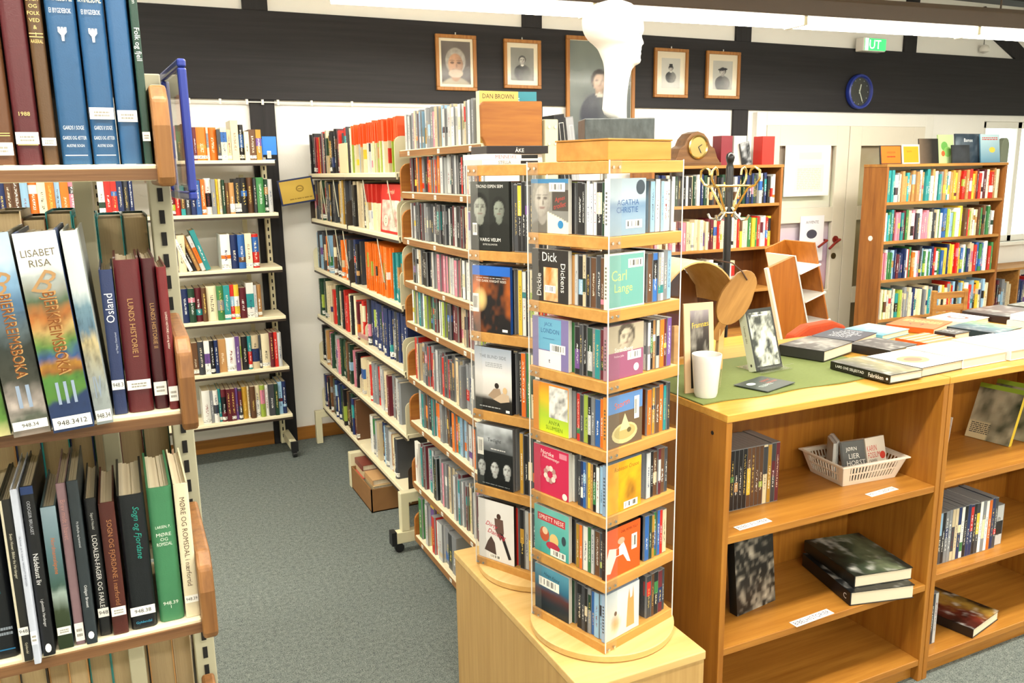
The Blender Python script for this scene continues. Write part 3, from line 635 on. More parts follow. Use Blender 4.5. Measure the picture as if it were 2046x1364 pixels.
hero(193, 228, 846, 466, LZ[1], '9aa2a0', 'pale grey landscape volume with roman numeral four', 3.6, LY-.03, .2, land(S4, 44, 'IV', None), h=.262, sticker=(.004, .02, '948.34'))
hero(229, 257, 830, 545, LZ[1], '25335c', 'navy book with white title rising up its spine, beside the maroon set', 0, None, .17, lambda p, t, h: p.text('Osland', 0, h*.74, t*.62, 'e9ecf2', 90, .07).text('ny Magne Osterlund', .004, h*.5, t*.2, 'b9c0d2', 90, .05) and None, (.036, .05, '948.3'), False, h=.205)
MR = '581b20'
hero(258, 310, 825, 525, LZ[1], MR, 'thick maroon cloth book with gold vertical title, first of its set', 0, None, .18, lambda p, t, h: p.text('LUNDS HISTORIE I', 0, h*.56, t*.22, 'b58e5a', -90, h*.42) and None, (.033, .047, ''), h=.217)
hero(311, 340, 822, 525, LZ[1], '42151b', 'darker maroon cloth book with gold vertical title, second of its set', 0, LY+.016, .18, lambda p, t, h: p.text('LUNDS HISTORIE II', 0, h*.56, t*.3, 'b58e5a', -90, h*.42) and None, (.02, .04, ''), h=.217)
hero(340, 361, 822, 545, LZ[1], '6a1c20', 'slim maroon book with white vertical title beside the shelf end', 0, LY+.004, .18, lambda p, t, h: p.text('LUNDS HISTORIE i ord og bilder', 0, h*.56, t*.28, 'e2d6c8', -90, h*.44) and None, (.012, .034, ''), h=.205)
Z3 = LZ[2]
hero(-22, 42, 1318, 1015, Z3, '0d1117', 'black book with large teal vertical title and blue line', 0, LY+.01, .18, lambda p, t, h: p.text('Hordaland Bergen', .004, h*.62, t*.3, '14606a', -90, h*.66, .25).rect(-t*.2, .012, t*.4, .014, '2c6f9c').lines(-.002, .035, t*.4, .05, 2, '8a94a0') and None, h=.227)
hero(44, 68, 1322, 985, Z3, '24241f', 'black and cream book with cream vertical title between black and white ones', 0, LY-.012, .17, lambda p, t, h: p.rect(-t*.5, 0, -t*.28, h, 'cfc8b0').text('Svein Hover: Bilder fra Hardanger', .001, h*.66, t*.34, 'd8d2bc', -90, h*.5, .15).text('Gyldendal', .001, .02, t*.3, 'cfc8b0', -90, .03) and None, (.04, .052, '948'), False, h=.238)
hero(69, 85, 1334, 957, Z3, 'b9c0d0', 'very thin pale blue book with dark vertical title', 0, LY-.026, .17, lambda p, t, h: p.text('Ole Rodvelt - Jan H. Andersen  HANSAGUTT PÅ BRYGGEN', 0, h*.6, t*.4, '3c4258', -90, h*.74) and None, (.03, .05, ''), False, h=.255)
hero(86, 113, 1312, 950, Z3, '131417', 'black book with bold white vertical title and white emblem', 0, LY-.01, .17, lambda p, t, h: p.rect(-t*.5, h*.955, t*.5, h, '2c3f6b').text('ODDGEIR BRUASET', 0, h*.82, t*.26, 'b9bcc4', -90, h*.2).text('Nådelaust liv', 0, h*.52, t*.42, 'f0f0ee', -90, h*.28).text('i gåvmilde Hardanger', 0, h*.26, t*.3, 'd0d0d0', -90, h*.24).ell(0, .012, t*.26, .007, 'e8e8e8', 10) and None, None, False, h=.252)
hero(117, 149, 1292, 995, Z3, '4f6a72', 'muted blue-green picture-spine book with orange vertical title', 0, LY+.0, .17, lambda p, t, h: p.img(-t*.5, 0, t*.5, h, 6, 40, lambda u, v: grad([(0, '27331f'), (.3, '3a4630'), (.42, '9fb0a8'), (.47, '3f5a50'), (.7, '5a7880'), (1, '8aa0ac')], v+.05*fbm(u*4, v*9, 3))).text('Nordmannslepene', 0, h*.66, t*.36, 'c96a22', -90, h*.46, .2) and None, (.022, .034, ''), False, h=.215)
hero(152, 173, 1288, 945, Z3, '8a6e74', 'dusty pink book with pale vertical title and cream label', 0, LY+.002, .17, lambda p, t, h: p.text('Brev midt i havet', 0, h*.78, t*.5, 'b98a84', -90, h*.4) and None, (.006, .034, ''), False, h=.245)
hero(174, 198, 1296, 935, Z3, '2b3338', 'dark slate book with small white vertical titles and white emblem', 0, LY-.004, .17, lambda p, t, h: p.text('På fjellhylle og havstrand', 0, h*.68, t*.26, 'c9cdd0', -90, h*.26).text('Oddgeir Bruaset', 0, h*.3, t*.34, 'dfe2e4', -90, h*.2).ell(0, .014, t*.28, .006, 'e8e8e8', 10) and None, None, False, h=.248)
hero(200, 225, 1268, 972, Z3, '17181a', 'black book with bold white vertical title, beside the rust-brown one', 0, LY+.012, .17, lambda p, t, h: p.text('LODALEN-FAGER OG FARLEG', 0, h*.46, t*.42, 'e8e6e2', -90, h*.6).text('Sigurd Nesdal', 0, h*.84, t*.28, 'c8c8c4', -90, h*.16) and None, (.03, .044, '948'), False, h=.213)
hero(227, 260, 1272, 997, Z3, '4a1f18', 'rust-brown book with tan vertical title and small cream label', 0, LY+.006, .17, lambda p, t, h: p.text('SOGN OG FJORDANE i nærfortid', 0, h*.55, t*.42, 'a9764e', -90, h*.74) and None, (.03, .044, ''), False, h=.205)
hero(262, 317, 1253, 977, Z3, '0e1318', 'thick black book with turquoise italic vertical title and white label', 0, LY+.008, .18, lambda p, t, h: p.text('Sogn og Fjordane', .004, h*.72, t*.3, '2f9a8c', -90, h*.48, .3).text('Gyldendal', 0, .01, .005, '3f9ac0', 0, t*.6) and None, (.022, .036, '948.38'), h=.21)
hero(320, 371, 1243, 972, Z3, '3f7d56', 'thick green cloth book with white stamped author and title', 0, LY+.012, .18, lambda p, t, h: p.text('LARSEN, P.', 0, h*.71, .005, 'dfe8dc', 0, t*.6).text('MØRE', 0, h*.655, .0055, 'dfe8dc').text('OG', 0, h*.62, .005, 'dfe8dc').text('ROMSDAL', 0, h*.585, .0055, 'dfe8dc', 0, t*.62).text('948.39', 0, h*.14, .0055, 'dfe8dc').text('I', 0, h*.11, .005, 'dfe8dc') and None, None, h=.213)
hero(372, 402, 1234, 962, Z3, 'dcd2b4', 'cream book with brown vertical title at the end of the row', 0, LY+.01, .18, lambda p, t, h: p.text('MØRE OG ROMSDAL i nærfortid', 0, h*.57, t*.36, '5a4634', -90, h*.74) and None, (.024, .036, '948.39'), False, h=.214)
# rear side of the nearest rack: fore-edges towards us
rnd = random.Random(3)
for z, hh, wh, xs in ((LZ[1], (.262, .285), 'second shelf', -.62), (LZ[2], (.255, .28), 'third shelf', -.62), (LZ[3], (.12, .20), 'fourth shelf', -.55)):
    sp = [(rnd.choice(('maroon', 'navy', 'brown', 'dark green', 'tan', 'black', 'beige', 'teal')), rnd.uniform(.03, .045), rnd.uniform(*hh), rnd.uniform(.19, .21)) for _ in range(30)]
    r_ = row((LX-.008, 1.785), math.pi, LX-xs, z, sp, 'rear side, %s, nearest rack' % wh, 'book', 'book', 'books on the rear side of the nearest rack', BOOK_TAN, rnd=rnd)
# sign holder hanging on the shelf end
sg = empty('sign_holder', (LX+.047, 1.29, 1.665), math.radians(3.5)); tag(sg, 'blue-framed clear sign holder clipped to the wooden shelf end', 'sign')
fb = MB(); L_, Hh = .20, .195
for z0, z1, y0, y1 in ((0, .012, 0, L_), (Hh-.012, Hh, 0, L_), (.012, Hh-.012, 0, .012), (.012, Hh-.012, L_-.012, L_)): fb.box(-.006, y0, z0, .006, y1, z1)
fb.build('frame', M['blue_plastic'], sg, bevel=.003)
MB().box(-.002, .012, .012, .002, L_-.012, Hh-.012).build('clear_sheet', M['acrylic'], sg)
MB().box(-.014, .05, .0, -.006, .09, .06).build('clip', M['acrylic'], sg)
# ------------------------------------------------------------------ rack against the back wall
WY = 4.94; WZ = [1.78, 1.485, 1.173, .885, .578, .283]; NTH = ['top', 'second', 'third', 'fourth', 'fifth', 'sixth', 'seventh', 'eighth', 'ninth']
wr = empty('wall_rack', (0, 5.1, 0)); tag(wr, 'single-sided cream steel book rack standing against the white wall', 'rack')
P2 = lambda o: (setattr(o, 'location', o.location-Vector((0, 5.1, 0))), setattr(o, 'parent', wr), o)[2]
for z in WZ:
    for x0, x1 in ((-1.02, -.08), (-.076, .852)):
        P2(MB().box(x0, WY, z-.024, x1, 5.2, z).box(x0, WY-.002, z-.03, x1, WY+.01, z-.004).build('shelf', M['shelf'], bevel=.002))
        P2(MB().box(x0, WY-.004, z-.031, x1, WY-.002, z-.018).build('shelf_edge_strip', M['dark_steel']))
for x in (.832, -.078, -1.0): P2(slotted_upright('upright', None, x, 5.23, .02, 1.8, .03, .04, M['cream'], .045))
P2(MB().box(.69, 5.24, .3, .715, 5.255, 1.7).build('back_strut', M['cream']))
for x in (.852, -.078, -1.0):
    f_ = P2(MB().box(x-.02, 4.95, .045, x+.02, 5.25, .095).build('foot', M['cream'], bevel=.004))
    MB().box(x-.021, 4.94, .04, x+.021, 4.965, .1).build('end_cap', M['black'], f_)
    MB().cyl((x-.012, 4.965, .022), (x+.012, 4.965, .022), .022, n=14).build('caster', M['black'], f_)
K_ = .00268
def prow(z, px0, items, where, rnd):
    x0 = at(px0, 500, Y=WY+.01).x; sp = []
    for it in items:
        cn, wp, hp = it[:3]
        sp.append((cn, wp*K_, hp*K_, rnd.uniform(.15, .19))+tuple(it[3:]))
    return row((x0, WY), 0, .84-x0, z, sp, where+' shelf of wall rack', 'book', 'book', 'books on the wall rack', rnd=rnd)
rnd = random.Random(11)
prow(WZ[0], 329, [('lime',8,66),('green',19,70),('white',14,72),('dark green',10,70),('black',11,72),('red',10,68),('maroon',6,66),('orange',19,66),('cream',4,66),('orange',16,66),('dark grey',7,62),('cream',12,66),('beige',8,62),('cream',15,80),('black',11,72),('cream',9,58),('brown',13,62),('ochre',11,62)], 'top', rnd)
prow(WZ[1], 335, [('black',11,62),('maroon',12,64),('red',10,62),('teal',8,60),('dark grey',11,62),('navy',10,72),('blue',10,70),('orange',8,72),('white',12,74),('grey',8,72),('yellow',6,72),('cream',6,72),('dark green',6,70),('brown',8,64),('tan',10,64),('black',13,72),('black',12,74),('brown',13,74),('dark grey',6,72),('green',15,74),('dark green',9,70),('pale grey',9,70),('grey',9,66),('pale grey',8,64)], 'second', rnd)
prow(WZ[2], 343, [('navy',10,86),('cream',16,76),(None,4,0),('white',7,72,-22),('black',7,74,-21),('tan',8,78,-20),('pale grey',8,76,-19),('teal',10,88,-18),(None,22*1,0),('white',19,74),('navy',15,72),('blue',14,72),('cream',14,74),('red',14,72)], 'third', rnd)
prow(WZ[3], 353, [('navy',13,72),('dark green',13,72),('maroon',13,72),('brown',10,72),('cream',20,74),('green',13,74),('teal',13,74),('red',8,74),('yellow',10,74),('maroon',15,66),('white',15,76),('pale grey',6,70),('tan',10,70)], 'fourth', rnd)
prow(WZ[4], 364, [('brown',12,70),('dark grey',12,72),('white',11,72),('black',9,72),('navy',8,72),('tan',16,72),('white',19,74),('purple',8,76),('beige',4,74),('black',13,74),('teal',8,74),('beige',15,74),('dark grey',5,74),('cream',17,76),('maroon',9,78),('red',7,78),('pale grey',9,76),('cream',14,70),('cream',14,72)], 'fifth', rnd)
prow(WZ[5], 376, [('white',16,74),('grey',6,72),('white',10,72),('teal',6,74),('maroon',10,72),('maroon',9,72),('maroon',9,72),('purple',6,72),('dark grey',8,70),('ochre',11,72),('cream',5,72),('brown',11,72),('white',10,72),('lime',10,72),('white',8,70),('dark grey',12,72),('dark green',8,72),('light blue',9,74),('navy',9,74),('purple',12,74),('white',8,72),('maroon',8,70),('black',8,70)], 'sixth', rnd)
# further bay, glimpsed through the nearest rack
rnd = random.Random(21)
row((-1.0, WY), 0, .9, WZ[1], mixrow(40, ['white', 'black', 'orange', 'navy', 'light blue', 'yellow', 'maroon', 'brown', 'cream', 'pink'], (.022, .04), (.2, .23), (.15, .19), rnd), 'second shelf, further bay of wall rack', 'book', 'book', 'books on the wall rack', rnd=rnd)
row((-.07, WY), 0, .2, WZ[1], mixrow(12, ['orange', 'dark grey', 'cream', 'navy', 'red', 'white', 'black'], (.02, .034), (.2, .23), (.15, .19), rnd), 'second shelf, near the upright of wall rack', 'book', 'book', 'books on the wall rack', rnd=rnd)
# blue box-file acting as bookend
bx_ = at(523, 318, Y=WY+.02); o = empty('book_support', (bx_.x+.002, WY+.02, WZ[0])); tag(o, 'bright blue plastic book support at the end of the top wall-rack shelf', 'book support')
MB().box(0, .0, 0, .006, .15, .115).box(.006, 0, 0, .075, .15, .003).build('plate', plain('bright_blue_plastic', '1f6fc4', .35), o, bevel=.001)
MB().box(.006, .0, .028, .085, .006, .13).build('face', plain('bright_blue_panel', '2374cc', .35), o, bevel=.002)
PR().rect(0, 0, .022, .04, 'e9e2cc').lines(.003, .005, .019, .034, 4, '8a8a80').build('tag', o, (.03, -.0005, .01))
# yellow hanging sign at the far end of the middle rack
a = at(568, 415, Y=5.12)
sg = empty('hanging_sign', (1.0, 5.12, 1.60)); tag(sg, 'yellow sign with dark blue border tilted beside the end of the middle rack', 'sign'); sg.rotation_euler = (0, math.radians(-8), 0)
MB().box(-.105, 0, -.075, .105, .008, .075).build('board', plain('dark_blue_sign_border', '1c2a55', .4), sg, bevel=.002)
q = PR(); q.rect(-.095, -.065, .095, .065, 'c9a94e').ell(.02, .012, .024, .02, '8f7430').ell(.02, .012, .016, .012, 'c9a94e', 12).rect(.008, .008, .032, .014, '8f7430').lines(-.05, -.048, .085, -.036, 1, '8f7430'); q.build('print', sg)
MB().box(.08, .002, -.02, .14, .006, .02).build('bracket', M['dark_steel'], sg)
# ------------------------------------------------------------------ double-sided rack running out from the wall
MX = 1.095; MD = .215; AY0, AYM, AY1 = 5.2, 4.32, 3.452; BY0, BY1 = 3.385, 2.54
AZ = [1.70, 1.432, 1.132, .834, .54, .24]; BZ = [1.788, 1.62, 1.43, 1.248, 1.073, .829, .627, .342, .083]
mr = empty('middle_rack', (1.34, 4.3, 0)); tag(mr, 'cream double-sided steel rack with comics and thick books beside the wall', 'rack')
nr = empty('audiobook_rack', (1.34, 2.95, 0)); tag(nr, 'taller double-sided steel rack of disc cases with wood-veneered shelf ends', 'rack')
def under(root):
    def f(o): o.location = o.location-root.location; o.parent = root; return o
    return f
P3, P4 = under(mr), under(nr)
for z in AZ:
    for y0, y1 in ((AYM+.004, AY0), (AY1, AYM-.004)):
        P3(MB().box(MX, y0, z-.02, MX+MD, y1, z).box(MX-.002, y0, z-.03, MX+.008, y1, z-.003).build('shelf', M['shelf'], bevel=.002))
        P3(MB().box(MX-.0035, y0, z-.032, MX-.002, y1, z-.02).build('shelf_edge_strip', M['dark_steel']))
    P3(MB().box(MX+MD+.06, AY1, z-.02, MX+2*MD+.06, AY0, z).build('shelf', M['cream'], bevel=.002))
for y in (AY0-.02, AYM, AY1+.02):
    P3(slotted_upright('upright', None, MX+MD+.03, y, .02, 1.86, .05, .03, M['cream'], .05))
P3(MB().box(MX+MD+.005, AY1, .5, MX+MD+.008, AY0, 1.68).build('back_panel', M['grey_steel']))
# legs: upside-down L frames
for y, zt in ((AY0-.03, .215), (AYM, .2)):
    P3(MB().prism([(MX-.065, 0), (MX-.025, 0), (MX-.025, zt-.045), (MX+.24, zt-.045), (MX+.24, zt), (MX-.065, zt)], y-.02, y+.02, 'y').build('leg', M['cream'], bevel=.004))
# shelf end plates
rr = lambda y0, y1, z0, z1, r: [(y0, z0), (y1, z0), (y1, z1)]+[(y0+r-r*math.sin(a), z1-r+r*math.cos(a)) for a in (0, .4, .8, 1.2, 1.57)]
def endplate(par, y, z, h, mat, d=MD, t=.004, x0=None, name='shelf_end'):
    x0 = MX if x0 is None else x0
    return par(MB().prism(rr(x0-.004, x0+d, z-.02, z+h, .03), y-t/2, y+t/2, 'y').build(name, mat, bevel=.001))
for i, z in enumerate(AZ):
    if i in (1, 2): endplate(P3, AYM+.006, z, .13, M['dark_steel'])
    if i in (1, 2): endplate(P3, AY0-.003, z, .12, M['dark_steel'] if i == 1 else M['cream'])
    if i in (4, 5): endplate(P3, AY0-.003, z, .12, M['cream'])
    if i in (3, 4): endplate(P3, AYM-(.195 if i == 3 else .035), z, .11, M['cream'], .16, x0=MX+.015)
    if i < 5: endplate(P3, AY1+.004, z, .15, M['cream'])
    else: endplate(P3, AY1+.004, z, .15, M['dark_steel'])
for i, z in enumerate(BZ):
    P4(MB().box(MX, BY1, z-.02, MX+MD, BY0, z).box(MX-.002, BY1, z-.004, MX+.008, BY0, z+.001).build('shelf', M['shelf'], bevel=.002))
    P4(MB().box(MX-.005, BY1, z-.026, MX-.002, BY0, z-.003).build('shelf_edge_strip', M['teak_y']))
    for k in range(3):
        y = BY0-.12-.3*k-.05*math.sin(i*2.3+k)
        P4(PR().rect(-.012, 0, .012, .016, 'f2efe4').lines(-.008, .004, .008, .012, 2, '77736a').build('shelf_tag', None, (MX-.0055, y, z-.022), (0, 0, -math.pi/2)))
    h = .13 if i < 8 else .12
    if i > 0: P4(MB().prism(rr(MX-.004, MX+MD, z-.02, z+h*.9, .04), BY0-.001, BY0+.012, 'y').build('shelf_end', M['teak_warm'], bevel=.002))
    if i in (2, 3, 5): P4(MB().prism(rr(MX-.006, MX+MD, z-.02, z+h*1.15, .04), BY0+.013, BY0+.018, 'y').build('shelf_end_bracket', M['cream'], bevel=.001))
    if i: P4(MB().box(MX+MD+.065, BY1, z-.02, MX+2*MD+.065, BY0, z).build('shelf', M['cream'], bevel=.002))
# veneered end of the topmost shelf, facing the aisle
P4(MB().prism([(MX-.003, BZ[0]+.02), (MX+.012, BZ[0]-.012), (MX+MD+.002, BZ[0]-.016), (MX+MD+.002, BZ[0]+.135), (MX+.004, BZ[0]+.13), (MX-.006, BZ[0]+.12)], BY1-.014, BY1, 'y').build('shelf_end', M['teak_warm'], bevel=.004))
up = P4(MB().box(MX+MD+.008, BY1-.02, .02, MX+MD+.058, BY1+.02, 1.865).build('upright', M['cream'], bevel=.003))
for bx, bz in ((.014, 1.84), (.038, 1.84), (.014, 1.785), (.038, 1.785)):
    MB().cyl((MX+MD+.008+bx, BY1-.024, bz), (MX+MD+.008+bx, BY1-.02, bz), .005, n=10).build('bolt', M['chrome'], up)
P4(slotted_upright('upright', None, MX+MD+.033, BY0-.02, .02, 1.95, .05, .03, M['cream'], .05))
P4(MB().box(MX+MD+.005, BY1, .1, MX+MD+.008, BY0, 1.8).build('back_panel', M['grey_steel']))
ft = P4(MB().box(MX-.1, BY0+.02, .045, MX+.4, BY0+.062, .1).build('foot', M['cream'], bevel=.004))
MB().box(MX-.108, BY0+.018, .04, MX-.085, BY0+.064, .104).build('end_cap', M['black'], ft)
MB().cyl((MX-.07, BY0+.03, .022), (MX-.07, BY0+.052, .022), .022, n=14).build('caster', M['black'], ft)
P4(MB().prism([(MX-.06, .1), (MX-.02, .1), (MX-.02, .235), (MX+.2, .235), (MX+.2, .285), (MX-.06, .285)], BY0+.021, BY0+.06, 'y').build('leg', M['cream'], bevel=.004))
P4(MB().box(MX-.04, BY1+.03, .0, MX+.5, BY1+.07, .05).build('foot', M['cream'], bevel=.004))
for y, i in ((4.9, 0), (4.6, 0), (4.0, 0), (3.6, 0), (4.85, 1), (4.62, 1), (4.45, 1), (3.8, 1)):
    z = AZ[i]-.031; P3(MB().tube([(MX+.004, y, z), (MX+.002, y-.012, z-.02), (MX+.002, y-.09, z-.2)], .0028, 6).build('wire_support', M['grey_steel'], smooth=60))
# ---- contents, far bay: too fine to pick apart
rnd = random.Random(31)
for i, z in enumerate(AZ):
    pal = [['black', 'dark grey', 'red', 'maroon', 'beige', 'grey', 'dark grey', 'yellow'], ['dark green', 'brown', 'ochre', 'beige', 'dark grey', 'black'], ['dark grey', 'black', 'orange', 'light blue', 'brown'], ['beige', 'cream', 'black', 'red', 'dark green'], ['black', 'pale grey', 'brown', 'tan', 'dark green', 'pink'], ['black', 'maroon', 'dark green', 'navy', 'brown']][i]
    pack((MX, AY0-.012), -math.pi/2, AY0-AYM-.04, z, mixrow(60, pal, (.02, .042), (.2, .235), (.15, .18), rnd), rnd)
# ---- near bay of the middle rack
rnd = random.Random(41); RZ = -math.pi/2; G = 'books on the middle rack'
W_ = lambda i: '%s shelf, middle rack' % NTH[i]
cm = row((MX, AYM-.115), RZ, .74, AZ[0], [(rnd.choice(['white', 'cream', 'beige', 'lime', 'pale grey', 'cream']), rnd.uniform(.009, .014), rnd.uniform(.215, .235), .165) for _ in range(70)], W_(0), 'comic album', 'comic', 'comic albums on the middle rack', BOOK_FLAT, rnd=rnd, tags=0)
for o, cn, t in cm: o['top_on'] = 1.0; o['label'] = short('orange-topped '+o['label'])
row((MX, AYM-.01), RZ, .1, AZ[0], [('dark grey', .03, .23, .17), ('yellow', .03, .23, .17), ('cream', .028, .22, .17)], W_(0), 'book', 'book', G, rnd=rnd)
cm = row((MX, AYM-.29), RZ, .27, AZ[1], [(rnd.choice(['white', 'cream', 'beige', 'white']), .013, .215, .165) for _ in range(30)], W_(1), 'comic album', 'comic', 'comic albums on the middle rack', BOOK_FLAT, rnd=rnd, tags=0)
for o, cn, t in cm: o['top_on'] = 1.0; o['top'] = hx('b82a20'); o['label'] = short('red-topped '+o['label'])
row((MX, AYM-.02), RZ, .25, AZ[1], mixrow(12, ['beige', 'dark grey', 'black', 'brown'], (.02, .035), (.2, .23), (.15, .18), rnd), W_(1), 'book', 'book', G, rnd=rnd)
row((MX, AYM-.02), RZ, .12, AZ[2], mixrow(6, ['black', 'dark grey', 'navy'], (.02, .03), (.2, .23), (.15, .18), rnd), W_(2), 'book', 'book', G, rnd=rnd)
row((MX, AYM-.26), RZ, .44, AZ[2], [('orange', .0145, .232, .17)]*40, W_(2), 'comic album', 'comic', 'comic albums on the middle rack', BOOK_FLAT, rnd=rnd, tags=0)
row((MX, AYM-.71), RZ, .14, AZ[2], [('teal', .018, .215, .16)]*14, W_(2), 'book', 'book', G, rnd=rnd)
row((MX, AYM-.02), RZ, .15, AZ[3], mixrow(8, ['red', 'maroon', 'beige', 'black', 'tan'], (.02, .03), (.19, .22), (.15, .18), rnd), W_(3), 'book', 'book', G, rnd=rnd)
row((MX+.012, AYM-.21), RZ, .63, AZ[3], [('navy' if k % 7 else 'dark grey', .03, .235, .16) for k in range(24)], W_(3), 'bound volume', 'book', 'bound volumes on the middle rack', BOOK, rnd=rnd)
row((MX, AYM-.06), RZ, .8, AZ[4], [('red', .028, .2, .16), ('cream', .04, .2, .16), ('beige', .04, .2, .17), ('cream', .045, .2, .17), ('red', .03, .19, .16), ('grey', .04, .21, .17), ('grey', .035, .21, .17), ('red', .025, .2, .16), ('pale grey', .05, .21, .175), ('pale grey', .045, .21, .175), ('dark grey', .03, .2, .17), ('beige', .045, .215, .175), ('maroon', .03, .2, .16), ('grey', .05, .21, .17), ('brown', .03, .2, .16), ('pale grey', .04, .21, .17), ('grey', .04, .2, .16)], W_(4), 'book', 'book', G, rnd=rnd)
row((MX+.01, AYM-.14), RZ, .7, AZ[5], [('white', .045, .2, .17), ('grey', .045, .2, .17), ('pale grey', .05, .19, .17), ('beige', .045, .2, .17), ('navy', .035, .21, .17), ('light blue', .03, .2, .17), ('grey', .05, .21, .17), ('pale grey', .05, .2, .17), ('tan', .04, .19, .17), ('cream', .045, .2, .17), ('dark grey', .04, .2, .16)], W_(5), 'book', 'book', G, rnd=rnd)
def stack_book(name, label, loc, rz, w_, d_, t, col, group=None, cat='book', tilt=0):
    """book lying flat"""
    o = MB().box(0, 0, 0, w_, d_, .002).box(0, 0, t-.002, w_, d_, t).box(0, 0, .002, .004, d_, t-.002).build(name, plain('lying_'+col, col, .4, var=.1), None, loc, (0, tilt, rz))
    MB().box(.004, .003, .002, w_-.003, d_-.003, t-.002).build('page_block', M['pages'], o)
    return tag(o, label, cat, group)
stack_book('book', 'pale paperback lying flat on the fourth shelf of the middle rack, under another', (MX+.005, AYM-.22, AZ[3]+.001), math.radians(-4), .13, .15, .022, 'd8c49c')
stack_book('book', 'pink-spined paperback lying on top of another on fourth middle-rack shelf', (MX+.01, AYM-.225, AZ[3]+.024), math.radians(3), .125, .15, .018, 'b98a86')
# comic album shown cover outwards
def cover(name, label, loc, rz, w_, h_, t, fn, side='e8e4da', tilt=0, cat='book', group=None, roll=0):
    o = MB().box(0, 0, 0, w_, t, h_).build(name, plain('edge_'+name+side, side, .4), None, loc, (tilt, roll, rz), bevel=.0006)
    if fn: q = PR(); fn(q, w_, h_); q.build('cover_print', o, (0, -.0003, 0))
    return tag(o, label, cat, group)
def alb(q, w_, h_):
    q.rect(0, 0, w_, h_, 'c92a24').text('Snurrefjell', w_*.5, h_*.84, h_*.11, 'f4e6c0', 0, w_*.85, .2)
    q.img(w_*.06, h_*.05, w_*.94, h_*.68, 16, 16, lambda u, v: lerp(lerp('f0ead8', 'c8342a', 1.5*fbm(u*5, v*5, 2)-.4), '3a2a24', 1.8*fbm(u*8, v*8, 7)-.95)).ell(w_*.28, h_*.25, w_*.12, h_*.12, 'efe4c8').text('O', w_*.28, h_*.25, h_*.12, '3a2f28')
cover('comic_album', 'red comic album shown cover outwards on the second middle-rack shelf', (MX+.008, AYM-.568, AZ[1]+.002), RZ, .285, .215, .012, alb, cat='comic', tilt=math.radians(-4))
cover('file_box', 'pale yellow cardboard divider on the top shelf of the middle rack', (MX+.004, AYM+.12, AZ[0]+.001), RZ, .16, .15, .006, lambda q, w_, h_: q.rect(0, 0, w_, h_, 'e9e2b4'), 'e9e2b4', cat='divider')
# ---- disc cases on the taller rack
rnd = random.Random(51)
DPAL = [['pale grey', 'white', 'grey', 'pale grey', 'beige', 'grey', 'white', 'pale grey', 'grey', 'light blue', 'pink'], ['pale grey', 'maroon', 'dark grey', 'orange', 'grey', 'black', 'red', 'white', 'black'], ['beige', 'pale grey', 'dark grey', 'grey', 'maroon', 'black'], ['white', 'pink', 'grey', 'black', 'beige', 'dark grey', 'pale grey'],
        ['dark grey', 'pale grey', 'lime', 'maroon', 'beige', 'navy', 'white', 'teal'], ['pale grey', 'grey', 'red', 'dark grey', 'beige', 'grey'], ['black', 'teal', 'pale grey', 'grey', 'orange', 'brown', 'light blue'], ['maroon', 'pink', 'pale grey', 'teal', 'black', 'beige', 'grey', 'dark green']]
DH = [(.13, .15), (.125, .14), (.135, .15), (.135, .145), (.135, .144), (.145, .19), (.145, .16), (.18, .2)]
for i in range(8):
    off = .06 if i else .01
    row((MX, BY0-off), RZ, BY0-BY1-off-(.01 if i else .085), BZ[i], [(rnd.choice(DPAL[i]), rnd.uniform(.012, .032), rnd.uniform(*DH[i]), rnd.uniform(.13, .14)) for _ in range(60)], '%s shelf, taller rack' % NTH[i], 'disc case', 'disc case', 'disc cases on the taller rack', CASE, rnd=rnd, tags=0)
row((MX, BY0-.02), RZ, .7, BZ[8], [('green', .04, .19, .14), ('pale grey', .045, .2, .15), ('pale grey', .03, .19, .15), ('yellow', .045, .21, .15), (None, .015, 0, 0), ('red', .035, .17, .14), ('white', .03, .16, .14), ('pale grey', .05, .17, .15), ('grey', .05, .165, .15), ('dark grey', .05, .16, .15), ('grey', .05, .17, .15)], 'bottom shelf, taller rack', 'box set', 'box set', 'box sets on the taller rack', CASE, rnd=rnd, tags=0)
def wht(q, w_, h_): q.rect(0, 0, w_, h_, 'f0ece4').img(w_*.5, 0, w_*.95, h_*.85, 8, 12, lambda u, v: lerp('e9e4da', '25222a', 1.7*fbm(u*2.4, v*3, 5)-.35)).text('HORUS', w_*.34, h_*.4, h_*.07, 'b03a34', 20, w_*.5)
cover('disc_case', 'white cased audiobook with red lettering, cover outwards on eighth shelf', (MX+.008, BY0-.008, BZ[7]+.001), RZ, .048*1.0, .19, .012, wht, cat='disc case')
# books on the other side of the taller rack, above its wooden end
cx = MX+MD+.07
for k, (c_, h_, w_, x_, nm) in enumerate((('2a2a2c', .262, .04, .064, 'black tall case leaning at the end of the taller rack'), ('9a9ca0', .255, .03, .108, 'grey tall case leaning beside a black one on taller rack'))):
    o = MB().box(0, 0, 0, w_, .17, h_).build('disc_case', plain('case_'+c_, c_, .3), None, (MX+MD+x_+.036, BY1+.03, 1.6225), (0, math.radians(-7), 0), bevel=.001)
    q = PR(); q.rect(.003, .004, w_-.003, h_-.004, '24252a' if k == 0 else 'a8aab0').rect(w_*.4, .02, w_*.44, h_-.03, 'd9d9d4').rect(w_*.8, .02, w_*.84, h_-.03, 'd9d9d4').rect(w_*.4, h_-.03, w_*.84, h_-.028, 'd9d9d4'); q.build('spine_print', o)
    tag(o, nm, 'disc case')
def dan(q, w_, h_): q.rect(0, 0, w_, h_, 'd9b868').text('DAN BROWN', w_*.48, h_*.9, h_*.09, '3a2a20', 0, w_*.8).lines(w_*.1, h_*.3, w_*.9, h_*.7, 5, 'a97f3c')
